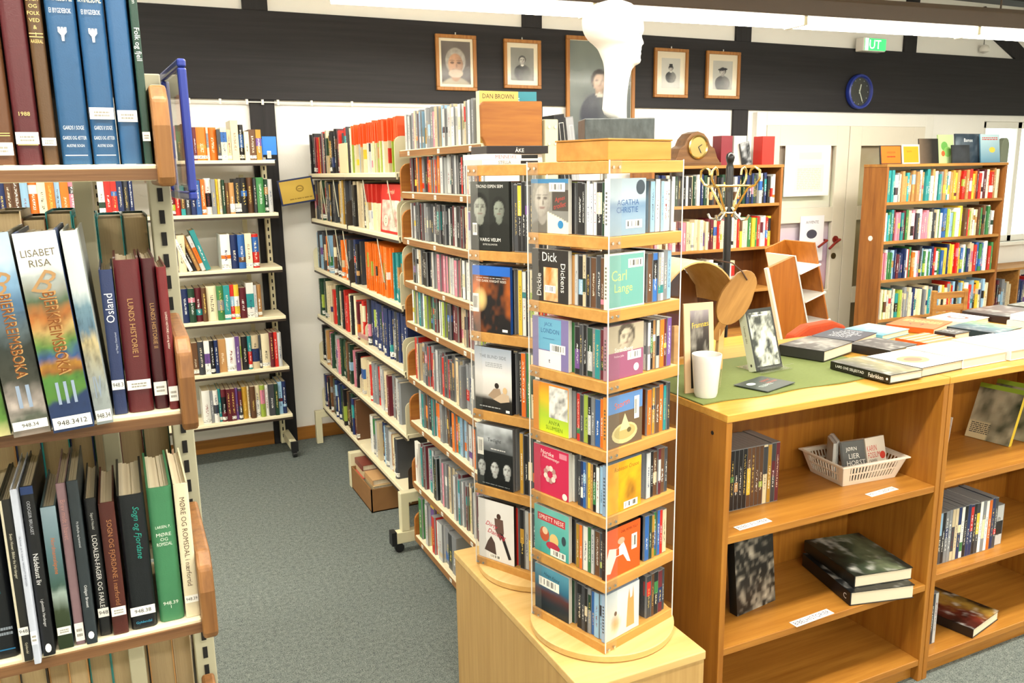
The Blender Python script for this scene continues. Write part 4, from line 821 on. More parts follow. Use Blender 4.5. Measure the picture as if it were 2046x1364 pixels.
cover('disc_case', 'yellow audiobook with dark author lettering behind the wooden shelf end', (MX+.01, BY1+.03, BZ[0]+.002), 0, .14, .165, .028, dan, 'e8dcc0', cat='disc case')
def tea(q, w_, h_): q.rect(0, 0, w_, h_, '3f8fa0').rect(w_*.5, 0, w_, h_*.5, '2f5f78'); q.lines(w_*.08, h_*.76, w_*.4, h_*.9, 3, 'cfe4e4')
cover('disc_case', 'teal case standing behind the yellow audiobook on the taller rack', (MX+.13, BY1+.068, BZ[0]+.002), math.radians(-10), .1, .168, .014, tea, '2c6a7a', cat='disc case')
# cardboard box of books on the floor under the middle rack
bx = empty('cardboard_box', (1.19, 4.1, 0)); tag(bx, 'open brown cardboard box on the carpet under the middle rack', 'box')
M['card'] = plain('brown_cardboard', '8a6238', .8, var=.12, nscale=30, bump=.1)
cb = MB(); x0, x1, y0, y1, hh = -.155, .155, -.19, .2, .125
cb.box(x0, y0, 0, x1, y1, .006).box(x0, y0, 0, x0+.006, y1, hh).box(x1-.006, y0, 0, x1, y1, hh).box(x0, y0, 0, x1, y0+.006, hh).box(x0, y1-.006, 0, x1, y1, hh)
cb.build('carton', M['card'], bx)
for k, (x, y, c_, t_, z, l_) in enumerate(((-.14, -.17, 'c8a878', .055, .006, 'tan'), (.0, -.17, '31405c', .055, .006, 'navy'), (-.14, .02, 'b8453a', .06, .006, 'red'), (-.14, -.16, '3a4a7a', .03, .062, 'blue'), (-.13, -.15, 'cfb98c', .03, .093, 'cream'), (-.138, .03, 'cf5a4a', .04, .067, 'orange-red'), (-.13, .035, 'd8c8a0', .035, .108, 'pale'), (-.134, .04, '7a3a30', .03, .144, 'rust'), (-.13, -.14, 'c9a070', .028, .124, 'buff'))):
    stack_book('book', '%s paperback lying in the open cardboard box on the carpet' % l_, (1.19+x, 4.1+y, z+.001), 0, .12, .155, t_, c_, 'paperbacks in the cardboard box')
# ------------------------------------------------------------------ pale wooden plinth and the two spinners
pl = empty('display_plinth', (1.064, 1.93, 0)); tag(pl, 'pale wooden plinth carrying the two revolving disc stands', 'plinth')
MB().box(-.179, -.407, 0, .179, .41, .476).build('body', M['pale_z'], pl, bevel=.002)
MB().box(-.182, -.41, .476, .182, .413, .5).build('top', M['pale'], pl, bevel=.003)
def spinner(name, label, cen, rz, s, zs, r_disc, th=.028):
    root = empty(name, (cen[0], cen[1], .5), rz); tag(root, label, 'display stand'); z0 = .5
    MB().lathe([(r_disc-.004, 0.0005), (r_disc, .004), (r_disc, .019), (r_disc-.004, .022)], 64).build('turntable', M['pale'], root, smooth=40)
    for i, z in enumerate(zs):
        MB().box(-s/2, -s/2, z-z0-th, s/2, s/2, z-z0).build('tray', M['beech'], root, bevel=.0015)
    MB().cyl((0, 0, .02), (0, 0, zs[0]-z0-th), .006, n=10).build('core', M['chrome'], root, smooth=40)
    H_ = zs[0]-z0
    scr = MB().cyl((0, 0, 0), (0, -.003, 0), .0038, n=8).mesh('screw', M['chrome'])
    for k in range(4):
        Mr = Matrix.Rotation(k*math.pi/2, 4, 'Z')
        st = MB().box(-s/2+.001, -s/2-.0035, .025, -s/2+.041, -s/2-.0005, H_+.002, M=Mr).build('acrylic_strip', M['acrylic'], root)
        MB().box(-s/2+.0008, -s/2-.0037, .025, -s/2+.0018, -s/2-.0003, H_+.002, M=Mr).build('polished_edge', M['white_gloss'], st)
        for z in zs:
            for xo in (.011, .031):
                p = Mr @ Vector((-s/2+xo, -s/2-.0035, z-z0-th/2)); link('screw', scr, st, p, (0, 0, k*math.pi/2))
    return root
ZS1 = [1.718-.1675*i for i in range(8)]; S1_, C1, A1 = .265, (1.08, 1.755), math.radians(15.8)
ZS2 = [1.715-.234*i for i in range(6)]; S2_, C2, A2 = .27, (1.082, 2.136), math.radians(27.5)
spinner('disc_spinner', 'revolving beech stand with clear strips holding audiobook discs, topped by the bust', C1, A1, S1_, ZS1, .192)
spinner('film_spinner', 'revolving beech stand with clear strips holding film cases, behind the audiobook stand', C2, A2, S2_, ZS2, .184)
def to_world(cen, ang, k, x, y): a = ang+k*math.pi/2; return (cen[0]+x*math.cos(a)-y*math.sin(a), cen[1]+x*math.sin(a)+y*math.cos(a)), a
def stack(cen, ang, s, k, ztop, names, hgt, dep, thk, fn, hero_label, where, kind, group, rnd, lean=0, heroh=None, herod=None, side='d6d4cc'):
    """row of cases along face k, spines out, the last one showing its cover round the corner"""
    hd, hh = herod or dep, heroh or hgt
    xr = s/2-.006; x = xr-.012-.001
    if fn:
        (px, py), a = to_world(cen, ang, k, xr, -s/2+.007)
        o = MB().box(0, .0, 0, hd, .0115, hh).build('disc_case' if 'film' not in kind else 'film_case', plain('case_edge_'+side, side, .3), None, (px, py, ztop+.0008), (0, 0, a+math.pi/2), bevel=.0006)
        q = PR(); fn(q, hd, hh); q.build('cover_print', o, (0, -.0003, 0))
        q = PR(); q.rect(-.0105, .002, -.001, hh-.002, side); q.lines(-.008, hh*.2, -.003, hh*.8, 9, '55524c'); q.build('spine_print', o, (0, 0, 0), (0, 0, math.radians(-90)))
        tag(o, hero_label, 'disc case' if 'film' not in kind else 'film case')
    sp = []; out = []
    for cn in names[::-1]:
        t = thk*rnd.uniform(.85, 1.15) if kind != 'audiobook case' else rnd.choice((thk, thk, thk*1.6))
        if x-t < -s/2+max(dep, hd)+.0155: break
        hcur = hgt*rnd.uniform(.94, 1.0)
        (px, py), a = to_world(cen, ang, k, x-t/2, -s/2+.008+rnd.uniform(0, .006))
        o = bpy.data.objects.new(kind.replace(' ', '_'), CASE); COL.objects.link(o); o.location = (px, py, ztop+.0008); o.rotation_euler = (0, 0, a); o.scale = (t-.0006, dep, hcur); set_book(o, cn, 0, rnd)
        out.append((o, cn)); x -= t
    out = out[::-1]
    for i, (o, cn) in enumerate(out):
        a_ = out[i-1][1] if i else None; b_ = out[i+1][1] if i+1 < len(out) else None
        nb = 'between two %s ones' % a_ if a_ and a_ == b_ else 'between %s and %s ones' % (a_, b_) if a_ and b_ else 'beside a %s one' % (a_ or b_) if a_ or b_ else 'alone'
        tag(o, short('%s %s %s, %s' % (cn, kind, nb, where)), 'film case' if 'film' in kind else 'disc case', group)
# ---- covers of the audiobook stand
def bc(q, x, y, w_, h_): q.barcode(x, y, x+w_, y+h_)
def cA1(q, w, h):
    pf = portrait('8b8a86', '6f6e6a', 'c6c0b6', 'a9a498', '6a665e', .3, .62, .24, asp=.9, seed=3)
    q.img(0, 0, w, h, 44, 44, lambda u, v: lerp(pf(u, v), 'ece4cc', 1 if v < .42-.35*(u-.4) and u > .45 else 0)).rect(0, h*.92, w, h, '3f7fae')
    q.rect(w*.58, h*.42, w, h*.8, '4a443e').text('Agnes', w*.78, h*.63, h*.1, 'b8423a', 12, w*.36, .3).text('trollet', w*.78, h*.52, h*.09, 'b8423a', 12, w*.36, .3).ell(w*.8, h*.17, w*.075, h*.075, '2f7fb6'); bc(q, w*.5, h*.77, w*.42, h*.16)
def cA2(q, w, h):
    q.rect(0, 0, w, h, '2a2624').img(w*.33, h*.02, w*.72, h*.66, 12, 14, lambda u, v: lerp('e0792a', 'f3d8b0', 1.9*fbm(u*3, v*3, 8)-.6)).text('Dickie', w*.2, h*.32, h*.12, 'f2f0ea', 90, h*.6).text('Dick', w*.5, h*.86, h*.17, 'f2f0ea', 0, w*.4).text('Dickens', w*.86, h*.48, h*.12, 'f2f0ea', -90, h*.76); bc(q, w*.36, h*.18, w*.3, h*.14)
def cA3(q, w, h):
    q.rect(0, 0, w, h, '7d74a6').rect(w*.17, h*.36, w*.8, h*.98, '6aa9c8').rect(w*.17, 0, w*.8, h*.34, 'e2dde6').text('JACK', w*.45, h*.86, h*.09, '3d6a9a', 0, w*.3).text('LONDON', w*.5, h*.74, h*.09, '3d6a9a', 0, w*.5).rect(w*.3, h*.58, w*.62, h*.595, '4f86ae').text('t', w*.48, h*.15, h*.07, '333'*2); bc(q, w*.5, h*.33, w*.42, h*.17)
def cA4(q, w, h):
    q.img(0, 0, w, h, 10, 12, lambda u, v: grad([(0, 'cfe02a'), (.35, 'a9c93a'), (.7, 'e6b92e'), (1, 'e0832a')], v+.12*(u-.5))).rect(0, 0, w*.16, h, 'e0902e').img(w*.46, h*.32, w*.98, h*.96, 14, 16, lambda u, v: lerp('e9e9e4', '4a4a4a', 2*fbm(u*5, v*5, 14)-.7)).text('ANYA', w*.6, h*.22, h*.08, '6d8a1e', 0, w*.5).text('SLUMSEN', w*.6, h*.11, h*.08, '6d8a1e', 0, w*.6)
def cA5(q, w, h):
    q.rect(0, 0, w, h, 'c92a52').text('Norske', w*.4, h*.87, h*.085, 'f6e9e4', -4, w*.45).text('Folkeeventyr', w*.5, h*.77, h*.085, 'f6e9e4', -4, w*.72).rect(w*.74, h*.84, w*.95, h*.95, 'd9889a')
    for i in range(9): a = i*.7; q.ell(w*(.48+.13*math.cos(a)), h*(.44+.13*math.sin(a)), w*.06, h*.06, ('d9b9b4', 'b98a84', 'e8d8cc')[i % 3], 10)
    q.ell(w*.9, h*.08, w*.07, h*.07, 'ece4dc')
def cA6(q, w, h):
    q.img(0, 0, w, h, 12, 12, lambda u, v: lerp('2f9c98', '7cc6bc', v*.6+.4*fbm(u*4, v*4, 2))).rect(w*.1, h*.7, w*.9, h*.86, 'c23a44').text('SPRETT NESE', w*.5, h*.78, h*.09, 'f6ede0', 0, w*.72).ell(w*.3, h*.42, w*.14, h*.16, 'c2583a').ell(w*.58, h*.36, w*.13, h*.14, 'e2c07c').ell(w*.32, h*.5, w*.08, h*.08, 'e9c9a4').ell(w*.55, h*.22, w*.2, h*.09, 'b8344a').ell(w*.86, h*.44, w*.06, h*.1, '3a4a52'); bc(q, w*.48, h*.02, w*.44, h*.15)
def cA7(q, w, h):
    q.img(0, 0, w, h, 12, 14, lambda u, v: lerp(grad([(0, '1a2226'), (.3, '28323c'), (.5, '6a3a34'), (.62, '2f6f90'), (1, '62a9c4')], v+.1*fbm(u*4, v*4, 9)), '0c1216', .2)).text('Høge Fjord', w*.5, h*.82, h*.09, '1f3a4a', -6, w*.7, .2); bc(q, w*.12, h*.55, w*.6, h*.2)
def cB1(q, w, h):
    q.img(0, 0, w, h, 16, 16, lambda u, v: lerp(grad([(0, '7d94a4'), (.4, '7894ac'), (.6, '54789a'), (.72, '9fb0bc'), (1, '8a9aa6')], v+.12*fbm(u*3, v*3, 7)), 'ffffff', .05)).text('AGATHA', w*.52, h*.58, h*.1, '2f5488', 0, w*.62).text('CHRISTIE', w*.5, h*.45, h*.1, '2f5488', 0, w*.7).ell(w*.85, h*.84, w*.12, h*.13, '3a444e'); bc(q, w*.46, h*.12, w*.44, h*.15)
def cB2(q, w, h): q.rect(0, 0, w, h, 'e9e9e0').rect(w*.03, h*.03, w*.97, h*.97, '6aa39c').text('Carl', w*.3, h*.6, h*.19, 'b9cf7a', 0, w*.4).text('Lange', w*.42, h*.35, h*.2, 'b9cf7a', 0, w*.62); bc(q, w*.54, h*.72, w*.4, h*.16)
def cB3(q, w, h): q.rect(0, 0, w, h, '9a5a78').img(0, h*.5, w, h, 22, 16, portrait('b8ab94', 'a69a84', 'cbbfa8', '5c5246', '4a4238', .52, .5, .22, asp=.6, seed=4)).text('Strindberg', w*.45, h*.53, h*.11, 'ece6dc', 0, w*.8).text('Fröken Julie', w*.32, h*.42, h*.05, 'dcc8d0', 0, w*.45).ell(w*.8, h*.16, w*.075, h*.075, 'e2d4da'); bc(q, w*.55, h*.32, w*.38, h*.16)
def cB4(q, w, h): q.rect(0, 0, w, h, '6e5a46').rect(0, h*.66, w, h, '5f86bc').text('Storm', w*.42, h*.82, h*.12, 'd9622e', 8, w*.6).ell(w*.5, h*.24, w*.36, h*.2, 'cfc08a').ell(w*.5, h*.26, w*.3, h*.14, 'b8a66a').poly([(w*.35, h*.3), (w*.5, h*.62), (w*.66, h*.3)], 'd9cc9c').ell(w*.62, h*.28, w*.06, h*.05, '6a5c3a', 10); q.barcode(w*.76, h*.46, w*.9, h*.9)
def cB5(q, w, h): q.img(0, 0, w, h, 16, 16, lambda u, v: lerp(lerp('e6b51e', 'c9761e', 1.4*fbm(u*3, v*3, 6)-.3), '6a3a1e', max(0, 1-((u-.68)/.2)**2-((v-.36)/.3)**2)*1.3*fbm(u*9, v*9, 1))).text('Robinson Crusoe', w*.58, h*.86, h*.08, '8a4a1a', 0, w*.7, .2); bc(q, w*.5, h*.02, w*.4, h*.14)
def cB6(q, w, h): q.rect(0, 0, w, h, 'dc5a1e').text('CARL MEYER-TULLY', w*.68, h*.88, h*.05, '3a1a10', 0, w*.5).poly([(w*.02, h*.35), (w*.1, h*.62), (w*.35, h*.56), (w*.5, h*.68), (w*.58, h*.52), (w*.72, h*.18), (w*.62, h*.22), (w*.5, h*.4), (w*.3, h*.4), (w*.14, h*.1), (w*.04, h*.12)], 'ece2dc').ell(w*.44, h*.7, w*.1, h*.07, 'd9a48a').rect(w*.3, h*.42, w*.38, h*.56, 'dc5a1e'); q.barcode(w*.74, h*.42, w*.9, h*.74)
def cB7(q, w, h): q.img(0, 0, w, h, 14, 14, lambda u, v: lerp(lerp('e9e2d2', 'c9d2d8', 1.2*v+.3*fbm(u*3, v*3, 1)-.3), 'd98a4a', max(0, 1-((u-.3)/.16)**2-((v-.3)/.22)**2)*.9)).poly([(w*.62, h*.1), (w*.66, h*.7), (w*.7, h*.92), (w*.73, h*.7), (w*.79, h*.72), (w*.82, h*.94), (w*.84, h*.7), (w*.86, h*.1)], 'd99a5c').ell(w*.3, h*.52, w*.04, h*.05, '6a4a34', 10)
rnd = random.Random(61); G5 = 'audiobook cases on the revolving stand'
LHERO = [(cA1, 'audiobook with grey photograph of a woman and blue top edge, cover outwards'), (cA2, 'black and orange audiobook with bold white lettering turned sideways, cover outwards'), (cA3, 'lilac audiobook with light blue panel, cover outwards'), (cA4, 'yellow-green audiobook leaning with a grey drawing, cover outwards'), (cA5, 'crimson fairy-tale audiobook with white title, cover outwards'), (cA6, 'turquoise children\'s audiobook with red ribbon, cover outwards'), (cA7, 'dark blue audiobook with wide barcode on lowest tier, cover outwards')]
RHERO = [(cB1, 'pale blue-grey audiobook with blue capitals behind the clear strip'), (cB2, 'sea-green audiobook with white border and lime lettering'), (cB3, 'mauve audiobook with sepia portrait and white title'), (cB4, 'brown and blue audiobook with a cream boat picture'), (cB5, 'golden yellow audiobook with a brown figure'), (cB6, 'bright orange audiobook with a white shape'), (cB7, 'pale cream and blue audiobook with tower picture on lowest tier')]
SP_L = [['black', 'white', 'white', 'black', 'black', 'white', 'white', 'white', 'black', 'dark green'], ['green', 'light blue', 'ochre', 'pale grey', 'black', 'beige', 'black', 'brown', 'dark grey', 'brown'], ['black', 'maroon', 'cream', 'black', 'dark grey', 'black', 'dark green', 'grey', 'teal', 'maroon'],
        ['white', 'brown', 'black', 'red', 'dark grey', 'lime', 'black', 'grey', 'blue', 'orange'], ['maroon', 'red', 'dark grey', 'navy', 'blue', 'yellow', 'tan', 'black', 'white', 'light blue'], ['black', 'dark grey', 'black', 'ochre', 'orange', 'white', 'green', 'pale grey', 'brown', 'dark grey'], ['black', 'dark grey', 'black', 'black', 'dark grey', 'black', 'grey', 'blue', 'light blue', 'light blue']]
SP_R = [['black', 'light blue', 'white', 'white', 'light blue', 'white', 'light blue', 'white', 'pale grey', 'white'], ['black', 'navy', 'grey', 'beige', 'brown', 'blue', 'grey', 'pale grey', 'grey', 'light blue'], ['grey', 'brown', 'lime', 'white', 'black', 'tan', 'cream', 'orange', 'maroon', 'purple'],
        ['white', 'white', 'green', 'black', 'orange', 'ochre', 'brown', 'orange', 'teal', 'dark grey'], ['white', 'grey', 'white', 'brown', 'pale grey', 'black', 'brown', 'maroon', 'brown', 'dark grey'], ['navy', 'brown', 'grey', 'blue', 'dark green', 'ochre', 'green', 'blue', 'red', 'beige'], ['dark grey', 'brown', 'black', 'maroon', 'dark grey']]
TN = ['top', 'second', 'third', 'fourth', 'fifth', 'sixth', 'lowest']
for i in range(7):
    z = ZS1[i+1]; tn = TN[i]
    stack(C1, A1, S1_, -2, z, SP_L[(i+3) % 7][:7], .125, .135, .0108, *LHERO[i], '%s tier, rear of disc stand' % tn, 'audiobook case', G5, rnd, heroh=.128, herod=.128)
    stack(C1, A1, S1_, -1, z, SP_L[i], .125, .135, .0108, *RHERO[i], '%s tier, aisle side, disc stand' % tn, 'audiobook case', G5, rnd, heroh=.128, herod=.128, side=('d6dde0', 'efe9d6', 'a4808c', 'cf8a3a', '8aa4c0', '3a2a24', '9ab0cc')[i])
    stack(C1, A1, S1_, 0, z, SP_R[i], .125, .135, .0108, None, '', '%s tier, counter side, disc stand' % tn, 'audiobook case', G5, rnd, herod=.128)
# ---- covers of the film stand
def dv(q, w, h, fn, top=None): q.img(0, 0, w, h, 40, 54, fn)
def dA(q, w, h):
    pf = portrait('1c1e1c', '3a3e3a', 'aeb4a8', '1a1c1a', '141614', .24, .62, .2, asp=1.4, seed=1); p2 = portrait('1c1e1c', '2a2e2a', '8f988c', '151715', '141614', .74, .6, .17, asp=1.4, seed=6)
    dv(q, w, h, lambda u, v: pf(u, v) if u < .5 else p2(u, v)); q.text('TROND ESPEN SEIM', w*.5, h*.93, h*.045, 'e8e8e4', 0, w*.7).text('VARG VEUM', w*.5, h*.16, h*.05, 'f2f2ee', 0, w*.86).text('BITRE BLOMSTER', w*.5, h*.09, h*.025, 'cfcfca', 0, w*.5); q.barcode(w*.04, h*.22, w*.16, h*.4)
def dB(q, w, h):
    dv(q, w, h, lambda u, v: lerp(lerp('140f12', 'd9701e', 1.7*fbm(u*3, v*3, 5)-.35-.5*abs(u-.15)), 'f6d08a', max(0, 1-((u-.2)/.2)**2-((v-.5)/.2)**2))); q.rect(0, h*.86, w, h, '1f66c8').text('THE DARK KNIGHT RISES', w*.5, h*.78, h*.035, 'ece6da', 0, w*.8).rect(w*.78, h*.03, w*.92, h*.07, 'f0f0f0').lines(w*.1, h*.82, w*.9, h*.835, 1, 'd9d9d9'); q.barcode(w*.0, h*.3, w*.16, h*.58)
def dC(q, w, h):
    dv(q, w, h, lambda u, v: grad([(0, '161616'), (.22, '2a2622'), (.3, 'cfcbc6'), (.6, 'e9e6e4'), (.85, 'b9c0cc'), (1, '9aa6b6')], v+.05*fbm(u*4, v*4, 2))); q.text('THE BLIND SIDE', w*.5, h*.86, h*.05, '6a7078', 0, w*.8).lines(w*.3, h*.7, w*.75, h*.78, 3, 'a0a4aa').lines(w*.12, h*.06, w*.7, h*.09, 1, 'b0b0b0').ell(w*.6, h*.42, w*.06, h*.045, '2f2620', 10).poly([(w*.36, h*.25), (w*.52, h*.37), (w*.68, h*.38), (w*.74, h*.24), (w*.5, h*.2)], 'a89078').ell(w*.82, h*.36, w*.06, h*.055, 'd8b88a', 10).poly([(w*.5, h*.2), (w*.76, h*.32), (w*.92, h*.3), (w*.94, h*.2), (w*.7, h*.16)], 'cbb49a').rect(w*.84, h*.02, w*.94, h*.06, 'efefef')
def dD(q, w, h):
    fs = [portrait('121416', '1c1e20', 'd4d8d8', '121416', '0e1012', c, .32, .13, asp=1.35, seed=k) for k, c in enumerate((.14, .5, .84))]
    dv(q, w, h, lambda u, v: lerp('0e1012', 'cfd6dc', 1.8*fbm(u*3, v*5, 3)*(v-.45)*1.4) if v > .58 else fs[0](u, v) if u < .32 else fs[1](u, v) if u < .67 else fs[2](u, v)); q.text('Twilight', w*.5, h*.76, h*.075, '23282c', 0, w*.6, .1).lines(w*.4, h*.62, w*.8, h*.65, 1, 'd9d9d9').lines(w*.15, h*.04, w*.9, h*.06, 1, '8a8e90'); q.barcode(w*.03, h*.5, w*.2, h*.78)
def dE(q, w, h):
    q.rect(0, 0, w, h, 'e6e4e2').ell(w*.58, h*.76, w*.06, h*.05, '4a3228', 10).poly([(w*.46, h*.72), (w*.7, h*.72), (w*.72, h*.5), (w*.62, h*.36), (w*.48, h*.52)], '6a5048').poly([(w*.6, h*.5), (w*.7, h*.48), (w*.92, h*.1), (w*.84, h*.08)], '2a2426').poly([(w*.16, h*.14), (w*.5, h*.1), (w*.46, h*.3), (w*.36, h*.4), (w*.26, h*.3)], '54423c')
    q.text('Dirty', w*.38, h*.58, h*.1, 'c8324a', -10, w*.5, .35).text('Dancing', w*.52, h*.45, h*.1, 'c8324a', -10, w*.7, .35); q.barcode(w*.3, h*.03, w*.62, h*.1)
rnd = random.Random(71); G6 = 'film cases on the revolving stand'
FH = [(dA, 'black film case with two shadowed faces and white capitals, cover outwards', '2a2c2a'), (dB, 'blue-topped film case with fiery orange picture, cover outwards', '1f5fc0'), (dC, 'pale cloudy film case with a seated couple, cover outwards', '1a1a1c'), (dD, 'black film case with three pale faces, cover outwards', '77797c'), (dE, 'white film case with red script title and dancing pair, cover outwards', '1d1b1c')]
FS = [['dark grey', 'black', 'black', 'dark grey', 'black', 'tan', 'black'], ['orange', 'yellow', 'white', 'black', 'cream', 'white', 'red'], ['cream', 'black', 'orange', 'green', 'cream', 'white', 'black'], ['ochre', 'black', 'dark grey', 'black', 'white', 'black'], ['white', 'black', 'pale grey', 'tan', 'dark grey', 'cream', 'black']]
for i in range(5):
    z = ZS2[i+1]; tn = ['top', 'second', 'third', 'fourth', 'lowest'][i]
    stack(C2, A2, S2_, -2, z, FS[(i+2) % 5], .19, .135, .0146, FH[i][0], FH[i][1], '%s tier, rear of film stand' % tn, 'film case', G6, rnd, side=FH[i][2])
    stack(C2, A2, S2_, -1, z, FS[i], .19, .135, .0146, None, '', '%s tier, aisle side, film stand' % tn, 'film case', G6, rnd)
    stack(C2, A2, S2_, 0, z, FS[(i+1) % 5][:4], .19, .135, .0146, None, '', '%s tier, far side, film stand' % tn, 'film case', G6, rnd)
# ---- books lying on the film stand
(bx0, by0), ba = to_world(C2, A2, -1, -.10, -.11)
for k, (c_, t_, dz, tl, an, ds) in enumerate((('d8d4cc', .014, 0, 'STELLA', 20, 'grey-white film case lying lowest on top of the film stand'), ('e9e6e0', .016, .0145, 'MENNESKE', 27, 'white case with black and red spine lettering lying on the film stand'), ('2c2a2c', .022, .031, 'ÅKE', 14, 'black case with white capitals lying uppermost on the film stand'))):
    o = MB().box(0, 0, 0, .19, .135, t_).build('film_case', plain('lying_case_'+c_, c_, .3), None, (bx0+.012*k, by0+.01*k, ZS2[0]+.001+dz), (0, 0, math.radians(-12+an*.6)), bevel=.001)
    q = PR(); q.rect(.004, .001, .186, t_-.001, c_).text(tl, .07 if k < 2 else .1, t_*.5, t_*.62, 'c83a3a' if k == 1 else ('e8e8e4' if k == 2 else '3a3a3a')); q.rect(.12, .003, .175, t_-.003, '1c1c1e') if k < 2 else None; q.build('spine_print', o)
    tag(o, ds, 'film case')
# ------------------------------------------------------------------ bust on stone block on a wooden box
ZT = ZS1[0]
(wx, wy), wa = to_world(C1, A1, 0, -.118, -.118)
wb = empty('wooden_box', (wx, wy, ZT+.0008), wa); tag(wb, 'flat orange-brown wooden box lying on top of the audiobook stand', 'box')
MB().box(0, 0, 0, .222, .165, .044).build('body', wood('varnished_box_wood', 'a9742f', 'c58f45', 'x', 10, .3), wb, bevel=.002)
MB().box(-.002, -.002, .044, .224, .167, .048).build('lid', wood('varnished_box_lid', '9a6728', 'b98238', 'x', 10, .3), wb, bevel=.001)
zb = ZT+.0496
bd = EYE; D_ = 2.03
def dpos(px, py, D): d = RX*((px-1023)/F_PX)+UX*((682-py)/F_PX)+WX; return EYE+d*D
bc0 = dpos(1228, 285, 2.06)
bu = empty('white_bust', (bc0.x, bc0.y, zb), -YAW+math.radians(4)); tag(bu, 'smooth white sculpted head on a long neck, mounted on a black stone block', 'sculpture')
kpx = 2.06/F_PX
M['stone'] = (lambda t: (t.l(t.mix(t.m('MULTIPLY', t.noise(t.coord((8, 8, 3)), 9, 6), 1.0), hx('12181a'), hx('566062')), t.b.inputs['Base Color']), t.b.inputs['Roughness'].__setattr__('default_value', .35), t.bump(t.noise(t.coord(), 60, 4), .25, .003), t.mat)[3])(NT('dark_slate_block'))
MB().box(-.083, -.055, .0005, .087, .055, .052).build('stone_block', M['stone'], bu, bevel=.002)
lv = [(75,1640,1700),(82,1590,1755),(100,1530,1805),(125,1475,1835),(150,1447,1855),(180,1430,1876),(210,1424,1890),(240,1424,1897),(270,1428,1900),(295,1434,1901),(312,1441,1897),(328,1450,1888),(345,1461,1889),(360,1475,1896),(375,1490,1902),(388,1508,1904),(400,1520,1892),(415,1536,1887),(430,1548,1887),(445,1556,1882),(460,1563,1886),(475,1569,1881),(492,1577,1880),(510,1585,1883),(528,1590,1877),(540,1593,1860),(550,1595,1838),(575,1598,1816),(600,1599,1806),(650,1599,1794),(700,1598,1786),(760,1594,1779),(820,1588,1776),(870,1584,1776),(910,1600,1777),(940,1640,1778),(950,1660,1778)]
vs = []; fs = []; NB = 32; cpx = (1228-800)*3.935
zof = lambda y: .052+(950-y)/3.935*kpx
for (y, xl, xr_) in lv:
    xa, xb = (xl-cpx)/3.935*kpx, (xr_-cpx)/3.935*kpx; cx_, rx_ = (xa+xb)/2, (xb-xa)/2
    ry_ = rx_*(.80 if y < 300 else .80-.14*min(1, (y-300)/200) if y < 545 else .80)
    for k in range(NB):
        a = 2*math.pi*k/NB; c_, s_ = math.cos(a), math.sin(a); f_ = 1.0
        y_ = ry_*s_*(1-.16*max(0, c_)) 
        x_ = cx_+rx_*c_
        if c_ > .5:
            nose = .0035*math.exp(-((y-385)/16)**2); brow = .0
            if 335 < y < 440 and abs(s_) > .12: x_ -= .006*math.exp(-((y-388)/26)**2)*min(1, abs(s_)*4)
            if 305 < y < 350: x_ -= .007*math.exp(-((y-330)/12)**2)*math.exp(-((abs(s_)-.42)/.2)**2)
            if 430 < y < 500: x_ -= .003*abs(s_)
        vs.append((x_, y_, zof(y)))
n = len(lv); fs = [((i+1)*NB+k, (i+1)*NB+(k+1) % NB, i*NB+(k+1) % NB, i*NB+k) for i in range(n-1) for k in range(NB)]+[tuple(range(NB)), tuple(range((n-1)*NB, n*NB))[::-1]]
hb = MB(); hb.add(vs, fs); hb.build('head', plain('white_plaster_cast', 'efece6', .7, var=.03, nscale=20, bump=.05), bu, smooth=60)
# ------------------------------------------------------------------ oak counter: low bookcases side by side
CZ = 1.05; CY = 1.687; CD = .35
def low_case(x0, x1, label, shelves):
    r = empty('low_bookcase', ((x0+x1)/2, CY+CD/2, 0)); tag(r, label, 'bookcase'); c_, d_ = (x0+x1)/2, CY+CD/2; P = under(r)
    for a in (x0, x1-.02): P(MB().box(a, CY+.002, 0, a+.02, CY+CD, CZ-.022).build('side_panel', M['oak'], bevel=.0015))
    P(MB().box(x0, CY, CZ-.022, x1, CY+CD, CZ).build('top', M['oak_top'], bevel=.002))
    P(MB().box(x0+.02, CY+CD-.012, .06, x1-.02, CY+CD-.004, CZ-.022).build('back_panel', M['oak'], bevel=0))
    P(MB().box(x0+.02, CY+.03, 0, x1-.02, CY+.045, .06).build('plinth_board', M['oak_x']))
    for z in shelves: P(MB().box(x0+.02, CY+.004, z-.022, x1-.02, CY+CD-.012, z).build('shelf', M['oak_x'], bevel=.0015))
    return r
M['oak_top'] = wood('golden_oak_top', 'c08a36', 'd8a44c', 'x', 22, .28)
sc_ = low_case(1.427, 2.298, 'low oak bookcase with white disc basket, under the green runner', (.695, .352, .08))
P6 = under(sc_)
P6(MB().cyl((1.4262, CY+.06, .985), (1.4275, CY+.06, .985), .006, n=10).build('dowel_plug', M['slot']))
low_case(2.301, 3.17, 'low oak bookcase with row of children\'s films, under the white-covered books', (.70, .376, .08))
low_case(3.173, 4.04, 'low oak bookcase continuing the counter under dark brown books', (.70, .376, .08))
rb = empty('low_bookcase', (2.73, CY+CD+.18, 0)); tag(rb, 'long low oak bookcase standing back to back behind the counter cases', 'bookcase')
PB = under(rb)
for a in (1.6, 2.8, 4.02): PB(MB().box(a, CY+CD+.004, 0, a+.02, CY+2*CD, CZ-.022).build('side_panel', M['oak'], bevel=.0015))
PB(MB().box(1.6, CY+CD+.002, CZ-.022, 4.04, CY+2*CD, CZ).build('top', M['oak_top'], bevel=.002))
for z in (.1, .4, .72): PB(MB().box(1.62, CY+CD+.01, z-.02, 4.02, CY+2*CD-.004, z).build('shelf', M['oak_x']))
